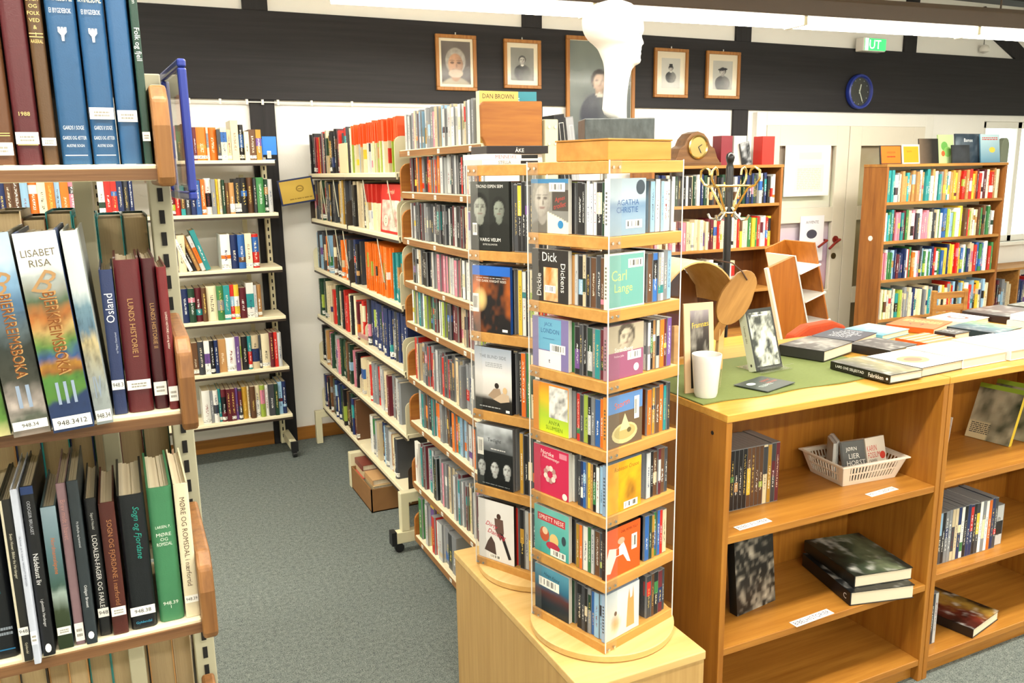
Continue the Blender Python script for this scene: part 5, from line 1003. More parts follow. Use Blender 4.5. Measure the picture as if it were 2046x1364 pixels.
# cloth runner
cl = bpy.data.meshes.new('cloth'); b = MB(); nx, ny = 24, 12; vs = []
for k in (0, 1):
    for j in range(ny+1):
        for i in range(nx+1):
            x = 1.43+.80*i/nx; y = 1.795+.42*j/ny+.006*math.sin(i*.7)*(j == 0); vs.append((x, y, CZ+.0012+.0025*k+.0012*math.sin(i*.9+j*.5)*k*(1 if j in (0, 1) else .3)))
m_ = (nx+1)*(ny+1); fs = []
for j in range(ny):
    for i in range(nx):
        q = j*(nx+1)+i; fs += [(m_+q, m_+q+1, m_+q+nx+2, m_+q+nx+1), (q+nx+1, q+nx+2, q+1, q)]
for i in range(nx): fs += [(i, i+1, m_+i+1, m_+i), (ny*(nx+1)+i+1, ny*(nx+1)+i, m_+ny*(nx+1)+i, m_+ny*(nx+1)+i+1)]
for j in range(ny): fs += [((j+1)*(nx+1), j*(nx+1), m_+j*(nx+1), m_+(j+1)*(nx+1)), (j*(nx+1)+nx, (j+1)*(nx+1)+nx, m_+(j+1)*(nx+1)+nx, m_+j*(nx+1)+nx)]
b.add(vs, fs); tag(b.build('cloth_runner', plain('olive_green_felt', '707d45', .95, var=.1, nscale=90, bump=.3), smooth=60), 'olive green cloth runner spread on the counter under the mug', 'cloth')
ZC = CZ+.0045
# mug
mg = empty('mug', (1.488, 1.858, ZC)); tag(mg, 'tall white mug without visible handle on the green runner', 'mug')
MB().lathe([(.022, 0), (.03, .001), (.0335, .012), (.041, .105), (.0428, .122), (.0422, .125), (.040, .1245), (.0385, .105), (.031, .014), (.02, .01)], 40).build('body', plain('white_glazed_ceramic', 'ece9e2', .15, var=.01), mg, smooth=40)
q = PR(); q.text('velkommen', 0, .062, .009, 'a89878', 90, .07, .2); q.build('lettering', mg, (.0372*math.sin(.55), -.0385*math.cos(.55)-.0008, 0), (math.radians(4.3), 0, .55))
# brochure board standing behind the mug
def bro(q, w, h): q.rect(0, 0, w, h, 'e6c49a').img(w*.2, h*.05, w*.84, h*.92, 14, 24, lambda u, v: lerp(grad([(0, '1c1a18'), (.55, '2c2824'), (.8, '4a4240'), (1, '9a9298')], v), 'b9b4a8', 1.6*fbm(u*5, v*7, 3)-.75)).text('Framnæs', w*.54, h*.76, h*.06, 'd8bc3a', 6, w*.56, .1)
cover('brochure', 'upright peach-bordered booklet with dark photograph, behind the white mug', (1.452, 1.905, ZC+.001), math.radians(-6), .098, .262, .006, bro, 'd9b080', math.radians(-5), 'booklet')
# bent-wood holder with paddle
bw = empty('bentwood_holder', (1.68, 2.20, ZC+.003)); tag(bw, 'pale bent-wood drum with a wooden paddle and leather cord, behind the booklet', 'holder')
M['birch'] = wood('pale_birch_veneer', 'c99a5c', 'dcb67a', 'x', 10, .45); M['inner'] = wood('dark_veneer_inside', '5a3416', '7c4a20', 'z', 14)
hp = MB(); R_, n = .205, 20; vs = []; fs = []
for yy in (-.10, .12):
    for rr_ in (R_, R_-.005):
        for k in range(n+1): a = math.radians(15+175*k/n); vs.append((rr_*math.cos(a)*.82-.035, yy, .15+rr_*math.sin(a)))
q_ = n+1
for k in range(n): fs += [(k, k+1, 2*q_+k+1, 2*q_+k), (q_+k+1, q_+k, 3*q_+k, 3*q_+k+1), (k+1, k, q_+k, q_+k+1), (2*q_+k, 2*q_+k+1, 3*q_+k+1, 3*q_+k)]
fs += [(0, 2*q_, 3*q_, q_), (n, q_+n, 3*q_+n, 2*q_+n)]
hp.add(vs, fs); hp.build('bent_veneer', M['birch'], bw, smooth=40)
MB().prism([(-.195, 0), (-.195, .16)]+[(-.035-.16*math.cos(a), .15+.19*math.sin(a)) for a in (.1, .5, 1, 1.57, 2.1, 2.6)]+[(.12, .16), (.12, 0)], .10, .118, 'y').build('back_board', M['inner'], bw)
MB().prism([(.03, 0), (.055, 0), (.06, .17), (.04, .17)], -.115, -.10, 'y').build('leg', M['birch'], bw, bevel=.002)
MB().prism([(-.14, 0), (-.115, 0), (-.12, .16), (-.14, .16)], -.115, -.10, 'y').build('leg', M['birch'], bw, bevel=.002)
pd = MB(); pts = []
for k in range(24):
    a = 2*math.pi*k/24; pts.append((.052*math.cos(a), .085*math.sin(a)+.02*(math.sin(a) > .6)))
pdl = pd.prism(pts, -.007, .007, 'y').build('paddle', wood('carved_paddle_wood', '8a5f2c', 'b98a4a', 'z', 10), bw, (.085, -.125, .225), (0, math.radians(28), math.radians(-20)), bevel=.002)
MB().box(-.014, -.006, -.14, .014, .006, -.07).build('paddle_handle', wood('carved_handle_wood', '7a4f22', 'a87838', 'z', 10), pdl)
MB().tube([(.0, -.009, .075), (-.03, -.014, .09), (-.07, -.01, .1), (-.1, 0, .09), (-.12, .02, .085)], .0022, 6).build('cord', plain('leather_cord', '4a3020', .7), pdl, smooth=60)
# book on a clear easel
es = empty('acrylic_easel', (1.855, 2.03, ZC), math.radians(4)); tag(es, 'clear acrylic easel on the green runner holding a black-and-white book', 'easel')
MB().prism([(.0, 0), (.115, 0), (.115, .004), (.0, .004)], -.055, .08, 'x', M=Matrix.Translation((0, -.05, 0))).build('base_plate', M['acrylic'], es)
MB().prism([(.02, .004), (.085, .12), (.089, .12), (.026, .004)], -.04, .065, 'x', M=Matrix.Translation((0, -.05, 0))).build('back_plate', M['acrylic'], es)
MB().box(-.055, -.055, .0, .08, -.051, .02).build('front_lip', M['acrylic'], es)
def bwb(q, w, h): q.rect(0, 0, w, h, '20241f').img(w*.06, h*.06, w*.94, h*.94, 20, 30, lambda u, v: lerp('2a302a', 'e2e8da', 2.2*fbm(u*6, v*7, 12)-.75)).lines(w*.2, h*.88, w*.8, h*.92, 1, 'e9efe2')
ob = cover('book', 'black-and-white photo book with pale green spine propped on the clear easel', (1.80, 2.0, ZC+.006), math.radians(4), .118, .2, .032, bwb, 'dfe6d8', math.radians(-18))
q = PR(); q.rect(-.0315, .001, -.0005, .199, 'd3ddc8').text('Utvalde dikt', -.016, .12, .008, '5a6452', -90, .1).ell(-.016, .02, .004, .005, '3a3a34', 10); q.build('spine_print', ob, (-.0003, 0, 0), (0, 0, math.radians(-90)))
# dark postcard
pc = MB().box(0, 0, 0, .155, .115, .0015).build('postcard', plain('dark_card', '3a4446', .4), None, (1.665, 1.798, ZC+.003), (0, 0, math.radians(17))); tag(pc, 'dark grey card with white and red writing lying on the runner', 'card')
q = PR(); q.rect(.002, .002, .153, .113, '37423f').text('TILBAKE', .065, .045, .014, 'cfe0dc', 4, .07).text('oppmot', .11, .075, .016, 'c8483e', 0, .05, .2).ell(.04, .08, .018, .012, 'cfe0dc').lines(.085, .05, .14, .062, 2, 'b05a52'); q.build('print', pc, (0, 0, .0018), (math.radians(-90), 0, 0))
def flat_book(label, x, y, rz, w, d, t, fn, col, z=None, spine=None, cat='book', pages=True, group=None):
    """lying book: spine along local x on the near side"""
    z = CZ+.001 if z is None else z
    b = MB().box(0, .002, 0, w, d, .002).box(0, .002, t-.002, w, d, t).box(0, 0, .001, w, .004, t-.001)
    o = b.build('book', plain('flat_'+col, col, .35, var=.06), None, (x, y, z), (0, 0, math.radians(rz)), bevel=.0005)
    MB().box(.003, .004, .002, w-.003, d-.003, t-.002).build('page_block', M['pages'], o)
    if fn: q = PR(); fn(q, w, d); q.build('cover_print', o, (0, 0, t+.0003), (math.radians(-90), 0, 0))
    if spine: q = PR(); spine(q, w, t); q.build('spine_print', o, (0, -.0003, 0))
    return tag(o, label, cat, group)
def photo(stops, seed, title=None, tc='f4f2ea', ty=.75, th=.12):
    def f(q, w, h):
        q.img(0, 0, w, h, 36, 36, lambda u, v: lerp(lerp(grad(stops, v+.5*(fbm(u*4, v*4, seed)-.5)), '141414', 1.5*max(0, fbm(u*9, v*9, seed+2)-.5)), 'f0f0ea', 1.6*max(0, fbm(u*8, v*8, seed+9)-.58)))
        if title: q.text(title, w*.5, h*ty, h*th, tc, 0, w*.85)
    return f
W3 = [(0, 'e9e9e4'), (.5, 'f0f0ee'), (1, 'e4e6e6')]
flat_book('thick dark grey book with pale misty cover lying beside the easel', 2.045, 2.165, -72, .165, .215, .036, photo([(0, '2c2c2c'), (.4, '4a4846'), (.6, '9a9690'), (1, '3a3836')], 3), '2e2d2d', ZC+.002)
flat_book('dark forest-cover novel with white spine lettering at the counter edge', 2.045, 1.93, -88, .225, .15, .026, photo([(0, '2c2c1c'), (.4, '6a6a3a'), (.7, '8f8452'), (1, '3a3a22')], 5), '26241c', ZC+.001,
          spine=lambda q, w, t: q.rect(.001, .001, w-.001, t-.001, '211f18').text('LARS OVE SELJESTAD', w*.34, t*.5, t*.42, 'ecebe4', 0, w*.54).text('Fabrikken', w*.78, t*.5, t*.5, 'ecebe4', 0, w*.24).ell(w*.96, t*.5, .004, .004, 'ecebe4', 8))
flat_book('navy book with rows of white capitals lying behind the grey one', 2.30, 2.27, -70, .16, .21, .03, lambda q, w, h: (q.rect(0, 0, w, h, '1d2740'), [q.text(s, w*.5, h*(.86-.15*i), h*.1, 'e6e8ee', 0, w*.85) for i, s in enumerate(('TREDJE', 'MARS', 'VINDEN', 'SNUR', 'SEINT'))]) and None, '1b2238')
flat_book('pale turquoise landscape book with yellow corner lying on the counter', 2.53, 2.345, -78, .17, .2, .02, photo([(0, '4fa8c8'), (.5, '8fd0e0'), (1, 'dfe9c8')], 8), '6ab0c8', CZ+.001)
flat_book('bright orange book with pale lettering with dark letters lying behind the striped one', 2.76, 2.33, -70, .18, .22, .022, lambda q, w, h: q.rect(0, 0, w, h, 'e2661c').lines(w*.1, h*.55, w*.9, h*.8, 4, 'f0b878').text('T', w*.62, h*.34, h*.2, '3a2016').text('Y', w*.4, h*.3, h*.14, '3a2016') and None, 'd95a16', CZ+.001)
flat_book('orange-striped book lying in front of the bright orange one', 2.57, 2.125, -84, .15, .18, .02, lambda q, w, h: (q.rect(0, 0, w, h, 'e87a2a'), [q.rect(w*(.1+.2*i), 0, w*(.16+.2*i), h, 'f4d9b8') for i in range(4)]) and None, 'c85a1e', CZ+.001)
flat_book('black-spined book behind the white cover with brown plate', 2.31, 2.105, -80, .16, .17, .03, photo([(0, '1e1e20'), (1, '3a3c40')], 2), '1b1b1d', CZ+.001)
flat_book('white book with an orange-brown platter picture on its cover', 2.20, 1.925, -86, .2, .21, .03, lambda q, w, h: q.img(0, 0, w, h, 8, 8, lambda u, v: lerp('ecebe6', 'dcd8d0', fbm(u*4, v*4, 2))).ell(w*.55, h*.4, w*.22, h*.28, 'c88a5a').ell(w*.55, h*.4, w*.12, h*.16, 'b05a30') and None, '1e1c1a', CZ+.001)
flat_book('white book with faint sketch lying next to the platter-cover book', 2.415, 1.95, -88, .21, .23, .032, photo(W3, 14), 'e2e0d8', CZ+.001)
flat_book('thick white book with faint grey print near the counter front', 2.655, 1.96, -89, .22, .23, .034, photo([(0, 'dfe2e2'), (.5, 'f0f0ee'), (1, 'c8d0d4')], 15), 'e6e4dc', CZ+.001)
flat_book('light blue book with white clouds lying right of the white ones', 2.90, 1.97, -88, .2, .22, .03, photo([(0, '5aa4cc'), (.5, '9fd0e6'), (1, 'dceaf0')], 16, 'HAVET', 'f4f6f4'), '3f86b4', CZ+.001)
flat_book('dark teal book lying behind the blue cloud-cover book', 2.90, 2.165, -80, .19, .2, .026, photo([(0, '16344a'), (.5, '2f6a7a'), (1, '8fb86a')], 17), '14303c', CZ+.001)
flat_book('white recipe book with a red drawing lying beside the bright orange one', 3.03, 2.36, -80, .16, .2, .02, lambda q, w, h: q.rect(0, 0, w, h, 'efeee8').ell(w*.5, h*.5, w*.26, h*.2, 'd9584a').ell(w*.5, h*.5, w*.18, h*.12, 'efeee8').lines(w*.1, h*.12, w*.9, h*.28, 2, '8a8a84') and None, 'e8e6de', CZ+.001)
flat_book('small dark book with white capitals lying beside the orange one', 2.76, 2.11, -84, .08, .1, .03, lambda q, w, h: q.rect(0, 0, w, h, '2a2a2a').text('HTT', w*.5, h*.5, h*.3, 'e8e8e4', 0, w*.8) and None, '222222', CZ+.001)
flat_book('dark brown book with reddish photograph lying at the counter back', 3.25, 2.36, -84, .2, .28, .03, photo([(0, '2a1814'), (.5, '5a3428'), (1, '3a241e')], 18), '2a1814', CZ+.001)
flat_book('green-grey large book lying beyond the dark brown one', 3.56, 2.37, -84, .2, .28, .03, photo([(0, '4a4a3c'), (.5, '6a6a58'), (1, '3a3c34')], 19), '3c3c30', CZ+.001)
flat_book('cream-paged white book lying before the dark brown one', 3.20, 2.125, -84, .2, .22, .03, photo(W3, 20), 'ecebe4', CZ+.001)
flat_book('thin white book stacked uppermost at the far end of counter', 3.21, 2.12, -82, .2, .22, .022, photo(W3, 21), 'f0efe8', CZ+.033)
flat_book('blue-green picture book lying at the counter edge beside the cloud-cover book', 3.14, 1.97, -90, .2, .22, .03, photo([(0, '2f6a4a'), (.4, '6aa4c0'), (1, 'dfe8ec')], 22), '2c5a6a', CZ+.001)
# ---- shelves of the first low bookcase
rnd = random.Random(81)
row((1.455, CY+.14), 0, .30, .695, [('black', .0148, .19, .135, 0, .0)]*11+[('brown', .0148, .19, .135, 0, .0)]*4+[('cream', .016, .19, .135, 0, .0), ('ochre', .0148, .188, .135, 0, .0), ('dark grey', .0148, .19, .135, 0, .0), ('maroon', .0148, .19, .135, 0, 0), ('black', .0148, .192, .135, 0, 0)], 'upper shelf of basket bookcase', 'film case', 'film case', 'film cases on the basket bookcase', CASE, rnd=rnd, tags=0)
def paper_label(text, px, py, z, w, d, label):
    p = at(px, py, Z=z); o = MB().box(0, 0, 0, w, d, .0008).build('shelf_label', M['white'], None, (p.x, p.y, z+.0005), (0, 0, math.radians(3))); q = PR(); q.rect(.001, .001, w-.001, d-.001, 'f2f0ea').text(text, w/2, d/2, d*.58, '1c2a4a', 0, w*.92); q.build('print', o, (0, 0, .001), (math.radians(-90), 0, 0)); return tag(o, label, 'label')
paper_label('BIBELFILMER', 1478, 1060, .695, .125, .026, 'white paper shelf label below the dark film cases')
paper_label('MP3-LYDBØKER', 1742, 993, .695, .125, .026, 'white paper shelf label in front of the white basket')
paper_label('BIBELHISTORIER', 1592, 1253, .352, .16, .03, 'white paper shelf label before the large lying book')
# white slotted basket
A_ = at(1683, 972, Z=.695); B_ = at(1789, 953, Z=.695); C_ = at(1625, 953, Z=.695)
rzb = math.atan2(B_.y-A_.y, B_.x-A_.x)
bk = empty('basket', (A_.x, A_.y, .6956), rzb); tag(bk, 'white plastic basket with slotted sides holding disc cases', 'basket')
wb_, db_, hb_, fl = .215, .15, .072, .022
def P3d(u, v, s):   # side s, u along 0..1, v up 0..1
    g = fl*v; c = [(-g, -g), (wb_+g, -g), (wb_+g, db_+g), (-g, db_+g)]; p, q2 = c[s], c[(s+1) % 4]
    return (p[0]+(q2[0]-p[0])*u, p[1]+(q2[1]-p[1])*u, hb_*v)
M['basket'] = plain('white_basket_plastic', 'e6ded0', .4, var=.02)
MB().box(0, 0, 0, wb_, db_, .003).build('floor_plate', M['basket'], bk)
for s in range(4):
    sd = MB(); n = 15 if s % 2 == 0 else 11; nrm = [(0, 1), (-1, 0), (0, -1), (1, 0)][s]
    def panel(u0, u1, v0, v1):
        o_ = [P3d(u0, v0, s), P3d(u1, v0, s), P3d(u1, v1, s), P3d(u0, v1, s)]; i_ = [(p[0]+nrm[0]*.002, p[1]+nrm[1]*.002, p[2]) for p in o_]
        sd.add(o_+i_, [(0,1,2,3),(7,6,5,4),(0,4,5,1),(1,5,6,2),(2,6,7,3),(3,7,4,0)])
    panel(0, 1, 0, .22); panel(0, 1, .52, .6); panel(0, 1, .88, 1)
    for v0, v1 in ((.22, .52), (.6, .88)):
        panel(0, .12, v0, v1); panel(.88, 1, v0, v1)
        for k in range(n): u = .12+.76*(k+.5)/n; panel(u-.012, u+.012, v0, v1)
    sd.build('slotted_side', M['basket'], bk)
rim = MB(); g = fl
for a, c in (((-g-.008, -g-.008), (wb_+g+.008, -g+.001)), ((-g-.008, db_+g-.001), (wb_+g+.008, db_+g+.008)), ((-g-.008, -g+.001), (-g+.001, db_+g-.001)), ((wb_+g-.001, -g+.001), (wb_+g+.008, db_+g-.001))): rim.box(a[0], a[1], hb_, c[0], c[1], hb_+.004)
rim.build('rim', M['basket'], bk)
def inb(lx, ly): return (A_.x+lx*math.cos(rzb)-ly*math.sin(rzb), A_.y+lx*math.sin(rzb)+ly*math.cos(rzb))
def k1(q, w, h): q.rect(0, 0, w, h, '5a5c5c').text('JØRN', w*.4, h*.78, h*.13, 'eeeee8').text('LIER', w*.5, h*.6, h*.13, 'eeeee8').text('HORST', w*.56, h*.42, h*.13, 'eeeee8')
def k2(q, w, h): q.rect(0, 0, w, h, 'e6ded0').text('KARIN', w*.3, h*.72, h*.15, 'c8362a', 0, w*.5).text('FOSSUM', w*.38, h*.54, h*.15, 'c8362a', 0, w*.62).text('CARMEN', w*.3, h*.38, h*.1, '2a2826', 0, w*.4).ell(w*.82, h*.5, w*.14, h*.1, 'd9483a')
x, y = inb(.04, .03); cover('disc_case', 'grey audiobook with white capitals standing in the white basket', (x, y, .701), rzb+math.radians(-4), .085, .122, .011, k1, '9a9c9c', math.radians(-16), 'disc case')
x, y = inb(.131, .024); cover('disc_case', 'cream audiobook with red capitals standing in the white basket', (x, y, .701), rzb+math.radians(4), .085, .125, .011, k2, 'ded6c8', math.radians(-14), 'disc case')
for k in range(5):
    x, y = inb(.012+.014*k, .05+.012*k); cover('disc_case', ('pale', 'grey', 'clear', 'white', 'silver')[k]+' audiobook standing edge outwards in the white basket', (x, y, .700), rzb+math.radians(62), .08, .122-.003*k, .010, None, ('b8b8b4', '8a8c8c', 'c8c8c4', 'dcdcd8', 'a4a6a6')[k], cat='disc case')
# lower shelf of first bookcase
row((1.50, CY+.14), 0, .1, .352, [('black', .02, .2, .15), ('dark grey', .02, .21, .15), ('ochre', .016, .2, .15), ('dark grey', .02, .205, .15)], 'lower shelf of basket bookcase', 'book', 'book', 'books on the basket bookcase', rnd=rnd)
cover('book', 'dark book with crowd photograph standing on the lower shelf under the film cases', (1.60, CY+.125, .3525), math.radians(8), .175, .255, .03, lambda q, w, h: q.img(0, 0, w, h, 24, 34, lambda u, v: lerp('1d1a17', 'b9b0a0', 2.6*vn(u*16, v*18, 4)*fbm(u*3, v*4, 6)-.55)), '1b1916', math.radians(-6))
flat_book('large dark book with green-toned cover lying under another on the lower shelf', 2.02, 1.975, -104, .28, .225, .045, photo([(0, '16181a'), (1, '2a2c28')], 25), '14171c', .353, spine=lambda q, w, t: q.rect(.001, .001, w-.001, t-.001, '121519').text('C', w*.9, t*.5, t*.4, 'd0d0d0') and None)
flat_book('large dark photo book lying uppermost on the lower shelf by the label', 2.035, 1.985, -101, .27, .215, .04, photo([(0, '1c201c'), (.4, '3f4a3a'), (.7, '6a745a'), (1, '20241f')], 26), '171a18', .3985)
# ---- second low bookcase
def lego(q, w, h): q.img(0, 0, w, h, 18, 18, lambda u, v: lerp(lerp('b9b49c', '2f3a2a', 2*fbm(u*4, v*4, 3)-.6), 'd9cfa8', 1 if v < .3 and u < .5 else 0)).rect(0, h*.92, w, h, '8fae3a'); q.lines(w*.06, h*.1, w*.5, h*.3, 6, '5a5a52')
cover('book', 'large picture book with yellow edge leaning on the upper shelf', (2.80, 1.975, .7015), math.radians(-83), .16, .21, .018, lego, 'd9c23a', math.radians(-22))
cover('book', 'second leaning picture book with yellow edge farther along the upper shelf', (2.90, 1.975, .7015), math.radians(-83), .17, .21, .018, lego, 'e0c838', math.radians(-20))
cover('leaflet', 'small clear-wrapped leaflet leaning against the bookcase side', (2.52, 1.955, .7015), math.radians(-76), .1, .135, .004, photo([(0, '8a6a5a'), (.5, 'c9b8a0'), (1, 'd9d4cc')], 31), 'c9c4ba', math.radians(-12), 'leaflet')
row((2.335, CY+.05), 0, .4, .376, [(rnd.choice(['black', 'dark grey', 'beige', 'navy', 'grey', 'green', 'white', 'ochre', 'dark grey', 'light blue', 'orange', 'black']), .0148, rnd.uniform(.186, .19), .135, 0, 0) for _ in range(22)]+[('pale grey', .05, .15, .14, 0, .01)], 'middle shelf of film bookcase', 'film case', 'film case', 'film cases on the second low bookcase', CASE, rnd=rnd, tags=0)
row((2.335, CY+.05), 0, .12, .0805, [('black', .0148, .19, .135, 0, 0), ('dark grey', .0148, .19, .135, 0, 0), ('dark green', .0148, .188, .135, 0, 0), ('dark grey', .0148, .19, .135, 0, 0), ('pale grey', .0148, .19, .135, 0, 0)], 'bottom shelf of film bookcase', 'film case', 'film case', 'film cases on the second low bookcase', CASE, rnd=rnd, tags=0)
flat_book('thick book with dark red and gold cover lying on the bottom shelf', 2.50, 1.93, -78, .24, .2, .035, photo([(0, '1c1412'), (.4, '6a2a1e'), (.7, 'a8843a'), (1, '2a1c16')], 33), '1c1412', .081)
# ------------------------------------------------------------------ far side of the room
def tall_case(name, label, x0, x1, y, d, h, shelves, ms, mx, back='cream', t=.022):
    r = empty(name, ((x0+x1)/2, y+d/2, 0)); tag(r, label, 'bookcase'); P = under(r)
    for a in (x0, x1-t): P(MB().box(a, y, 0, a+t, y+d, h-t).build('side_panel', ms, bevel=.002))
    P(MB().box(x0-.004, y-.003, h-t, x1+.004, y+d, h).build('top', mx, bevel=.002))
    P(MB().box(x0+t, y+d-.012, .05, x1-t, y+d-.004, h-t).build('back_panel', M[back]))
    for z in shelves: P(MB().box(x0+t, y+.003, z-.022, x1-t, y+d-.012, z).build('shelf', mx, bevel=.0015))
    P(MB().box(x0+t, y+.02, 0, x1-t, y+.035, .06).build('plinth_board', mx))
    return r
rnd = random.Random(91)
YM = 4.93; MC = tall_case('bookcase', 'brown wooden bookcase beside the double door with mantel clock on top', 3.42, 4.615, YM, .28, 1.715, (1.43, 1.105, .78, .44, .1), M['pine'], M['pine_x'], 'inner')
pack((3.46, YM), 0, 1.1, 1.43, mixrow(60, ['black', 'dark grey', 'brown', 'dark green', 'pale grey', 'black', 'beige', 'navy'], (.018, .03), (.195, .225), (.14, .17), rnd), rnd, 0)
pack((3.46, YM), 0, 1.08, 1.105, mixrow(24, ['maroon', 'cream', 'brown', 'beige', 'red', 'cream', 'pink'], (.02, .032), (.2, .225), (.14, .17), rnd)+mixrow(20, ['yellow', 'cream', 'white', 'cream', 'red', 'red', 'green', 'pale grey'], (.02, .034), (.2, .235), (.14, .17), rnd), rnd, 0)
pack((3.46, YM), 0, .75, .78, mixrow(24, ['dark grey', 'white', 'white', 'white', 'beige', 'black'], (.025, .045), (.2, .25), (.14, .17), rnd), rnd, 0)
# mantel clock
a = at(1345, 328, Y=YM+.05); c = at(1436, 328, Y=YM+.05); w_ = c.x-a.x; hk = .245
ck = empty('mantel_clock', ((a.x+c.x)/2, YM+.10, 1.7155)); tag(ck, 'rounded wooden mantel clock with gilt dial on top of brown bookcase', 'clock')
out = [(-w_/2, 0), (w_/2, 0), (w_/2, .03), (w_/2-.02, .05), (w_*.38, .12)]+[(w_*.3*math.cos(t_), .09+.15*math.sin(t_)) for t_ in (.35, .7, 1.1, 1.57, 2.04, 2.44, 2.79)]+[(-w_*.38, .12), (-w_/2+.02, .05), (-w_/2, .03)]
MB().prism(out, -.06, .06, 'y').build('case', wood('walnut_clock_case', '5a3a1e', '7f5a34', 'x', 14, .35), ck, bevel=.004)
MB().box(-w_/2-.01, -.068, 0, w_/2+.01, .068, .022).build('base', wood('walnut_clock_base', '4a2e18', '6c4a28', 'x', 14, .35), ck, bevel=.003)
MB().lathe([(.062, 0), (.082, .002), (.086, .012), (.078, .018), (.07, .01)], 32, M=Matrix.Translation((0, -.06, .13)) @ RXM).build('bezel', M['brass'], ck, smooth=40)
q = PR(); q.ell(0, 0, .07, .07, 'cfc08a', 28)
for i in range(12): t_ = i*math.pi/6; q.rect(.056*math.sin(t_)-.003, .056*math.cos(t_)-.006, .056*math.sin(t_)+.003, .056*math.cos(t_)+.006, '4a3a20')
q.ell(0, 0, .04, .04, 'b9a468', 20); q.build('dial', ck, (0, -.0665, .13))
for nm, an, ln in (('hour_hand', 60, .035), ('minute_hand', 150, .05)): MB().box(-.003, -.002, 0, .003, 0, ln).build(nm, M['black'], ck, (0, -.07, .13), (0, math.radians(an), 0))
# items on the brown bookcase top
def topbox(name, label, px0, px1, pyt, col, cat, y=YM+.06, d=.1, z=1.7155, tilt=0, fn=None, base=328):
    a = at(px0, base, Y=y); c = at(px1, base, Y=y); h = at(px0, pyt, Y=y).z-z
    return cover(name, label, (a.x, y, z), 0, c.x-a.x, h, d, fn, col, cat=cat, roll=tilt)
topbox('ring_binder', 'dark red binder standing beside the mantel clock', 1440, 1462, 271, '7c1c2a', 'binder')
topbox('book', 'pale book standing right of the dark red binder', 1465, 1490, 271, 'c9c4bc', 'book', d=.14)
topbox('book', 'black and white book leaning against the pale book on brown bookcase', 1484, 1502, 286, '34363a', 'book', tilt=math.radians(-12), y=YM+.04, d=.012, fn=lambda q, w, h: q.img(0, 0, w, h, 6, 10, lambda u, v: lerp('1c1e22', 'c9ccd0', 2*fbm(u*3, v*5, 3)-.8)))
topbox('ring_binder', 'bright red binder standing at the door end of brown bookcase', 1522, 1546, 272, 'c22a1e', 'binder')
# ------------------------------------------------------------------ coat stand
cs = empty('coat_stand', (3.245, 3.9, 0)); tag(cs, 'black coat stand with curled brass and chrome hooks', 'coat stand')
MB().lathe([(.022, .02), (.022, 1.70), (.016, 1.72), (.022, 1.735), (.026, 1.755), (.02, 1.775), (.006, 1.785)], 20).build('pole', plain('black_lacquered_pole', '121214', .3), cs, smooth=40)
for k in range(4):
    Mr = Matrix.Rotation(k*math.pi/2+.35, 4, 'Z')
    MB().tube([(.02, 0, 1.42), (.07, 0, 1.50), (.12, 0, 1.585), (.165, 0, 1.60), (.192, 0, 1.635), (.19, 0, 1.68), (.16, 0, 1.70), (.135, 0, 1.685), (.13, 0, 1.655)], .0075, 8, M=Mr).build('hook', M['brass'], cs, smooth=60)
    MB().tube([(.02, 0, 1.47), (.05, 0, 1.43), (.09, 0, 1.40), (.12, 0, 1.405), (.135, 0, 1.43)], .0075, 8, M=Mr).build('hook', M['chrome'], cs, smooth=60)
    MB().tube([(.02, 0, .98), (.06, 0, .95), (.10, 0, .965), (.115, 0, 1.0)], .0075, 8, M=Mr).build('hook', M['chrome'], cs, smooth=60)
    MB().tube([(.02, 0, .16), (.12, 0, .10), (.24, 0, .035), (.28, 0, .014)], .013, 8, M=Mr).build('foot', M['black'], cs, smooth=60)
for z, r_ in ((1.44, .035), (1.595, .12), (.97, .035)):
    MB().tube([(r_*math.cos(t_*math.pi/12), r_*math.sin(t_*math.pi/12), z) for t_ in range(25)], .006, 8, caps=False).build('ring', M['chrome'] if z != 1.595 else M['brass'], cs, smooth=60)
# ------------------------------------------------------------------ large bookcase in front of the right door leaf
YR = 4.58; RXa, RXb = 5.31, 6.70
tall_case('bookcase', 'wide pine-sided bookcase of bright books in front of the door', RXa, RXb, YR, .22, 1.705, (1.418, 1.12, .82, .505, .19), M['pine'], M['pine_x'], 'shelf')
MB().cyl((RXa-.004, YR+.11, 1.14), (RXa, YR+.11, 1.14), .02, n=14).build('round_sticker', M['white_gloss'], bpy.data.objects['bookcase.001'] if 'bookcase.001' in bpy.data.objects else None, (-(RXa+RXb)/2, -(YR+.11), 0))
PALS = [['teal', 'pale grey', 'beige', 'light blue', 'white', 'cream', 'grey', 'tan'], ['cream', 'teal', 'blue', 'white', 'yellow', 'dark grey', 'pink', 'green', 'beige', 'white', 'maroon'], ['navy', 'dark grey', 'pink', 'green', 'maroon', 'red', 'light blue', 'white', 'orange'], ['teal', 'grey', 'cream', 'pale grey', 'lime', 'beige', 'navy'], ['grey', 'white', 'red', 'navy', 'beige']]
PAL2 = [['tan', 'cream', 'red', 'ochre', 'yellow', 'red', 'orange', 'maroon', 'white'], ['white', 'pale grey', 'green', 'yellow', 'lime', 'brown', 'white', 'light blue', 'beige', 'red'], ['red', 'yellow', 'white', 'green', 'navy', 'beige', 'blue'], ['white', 'light blue', 'yellow', 'black', 'red', 'cream'], ['white', 'grey', 'brown']]
for i, z in enumerate((1.418, 1.12, .82, .505, .19)):
    mx_ = .25 if i else .255
    pack((RXa+.026, YR), 0, RXb-RXa-.06, z, mixrow(26, PALS[i], (.018, .034), (.19, mx_-.01), (.14, .17), rnd)+mixrow(40, PAL2[i], (.018, .036), (.19, mx_), (.14, .17), rnd), rnd, 0)
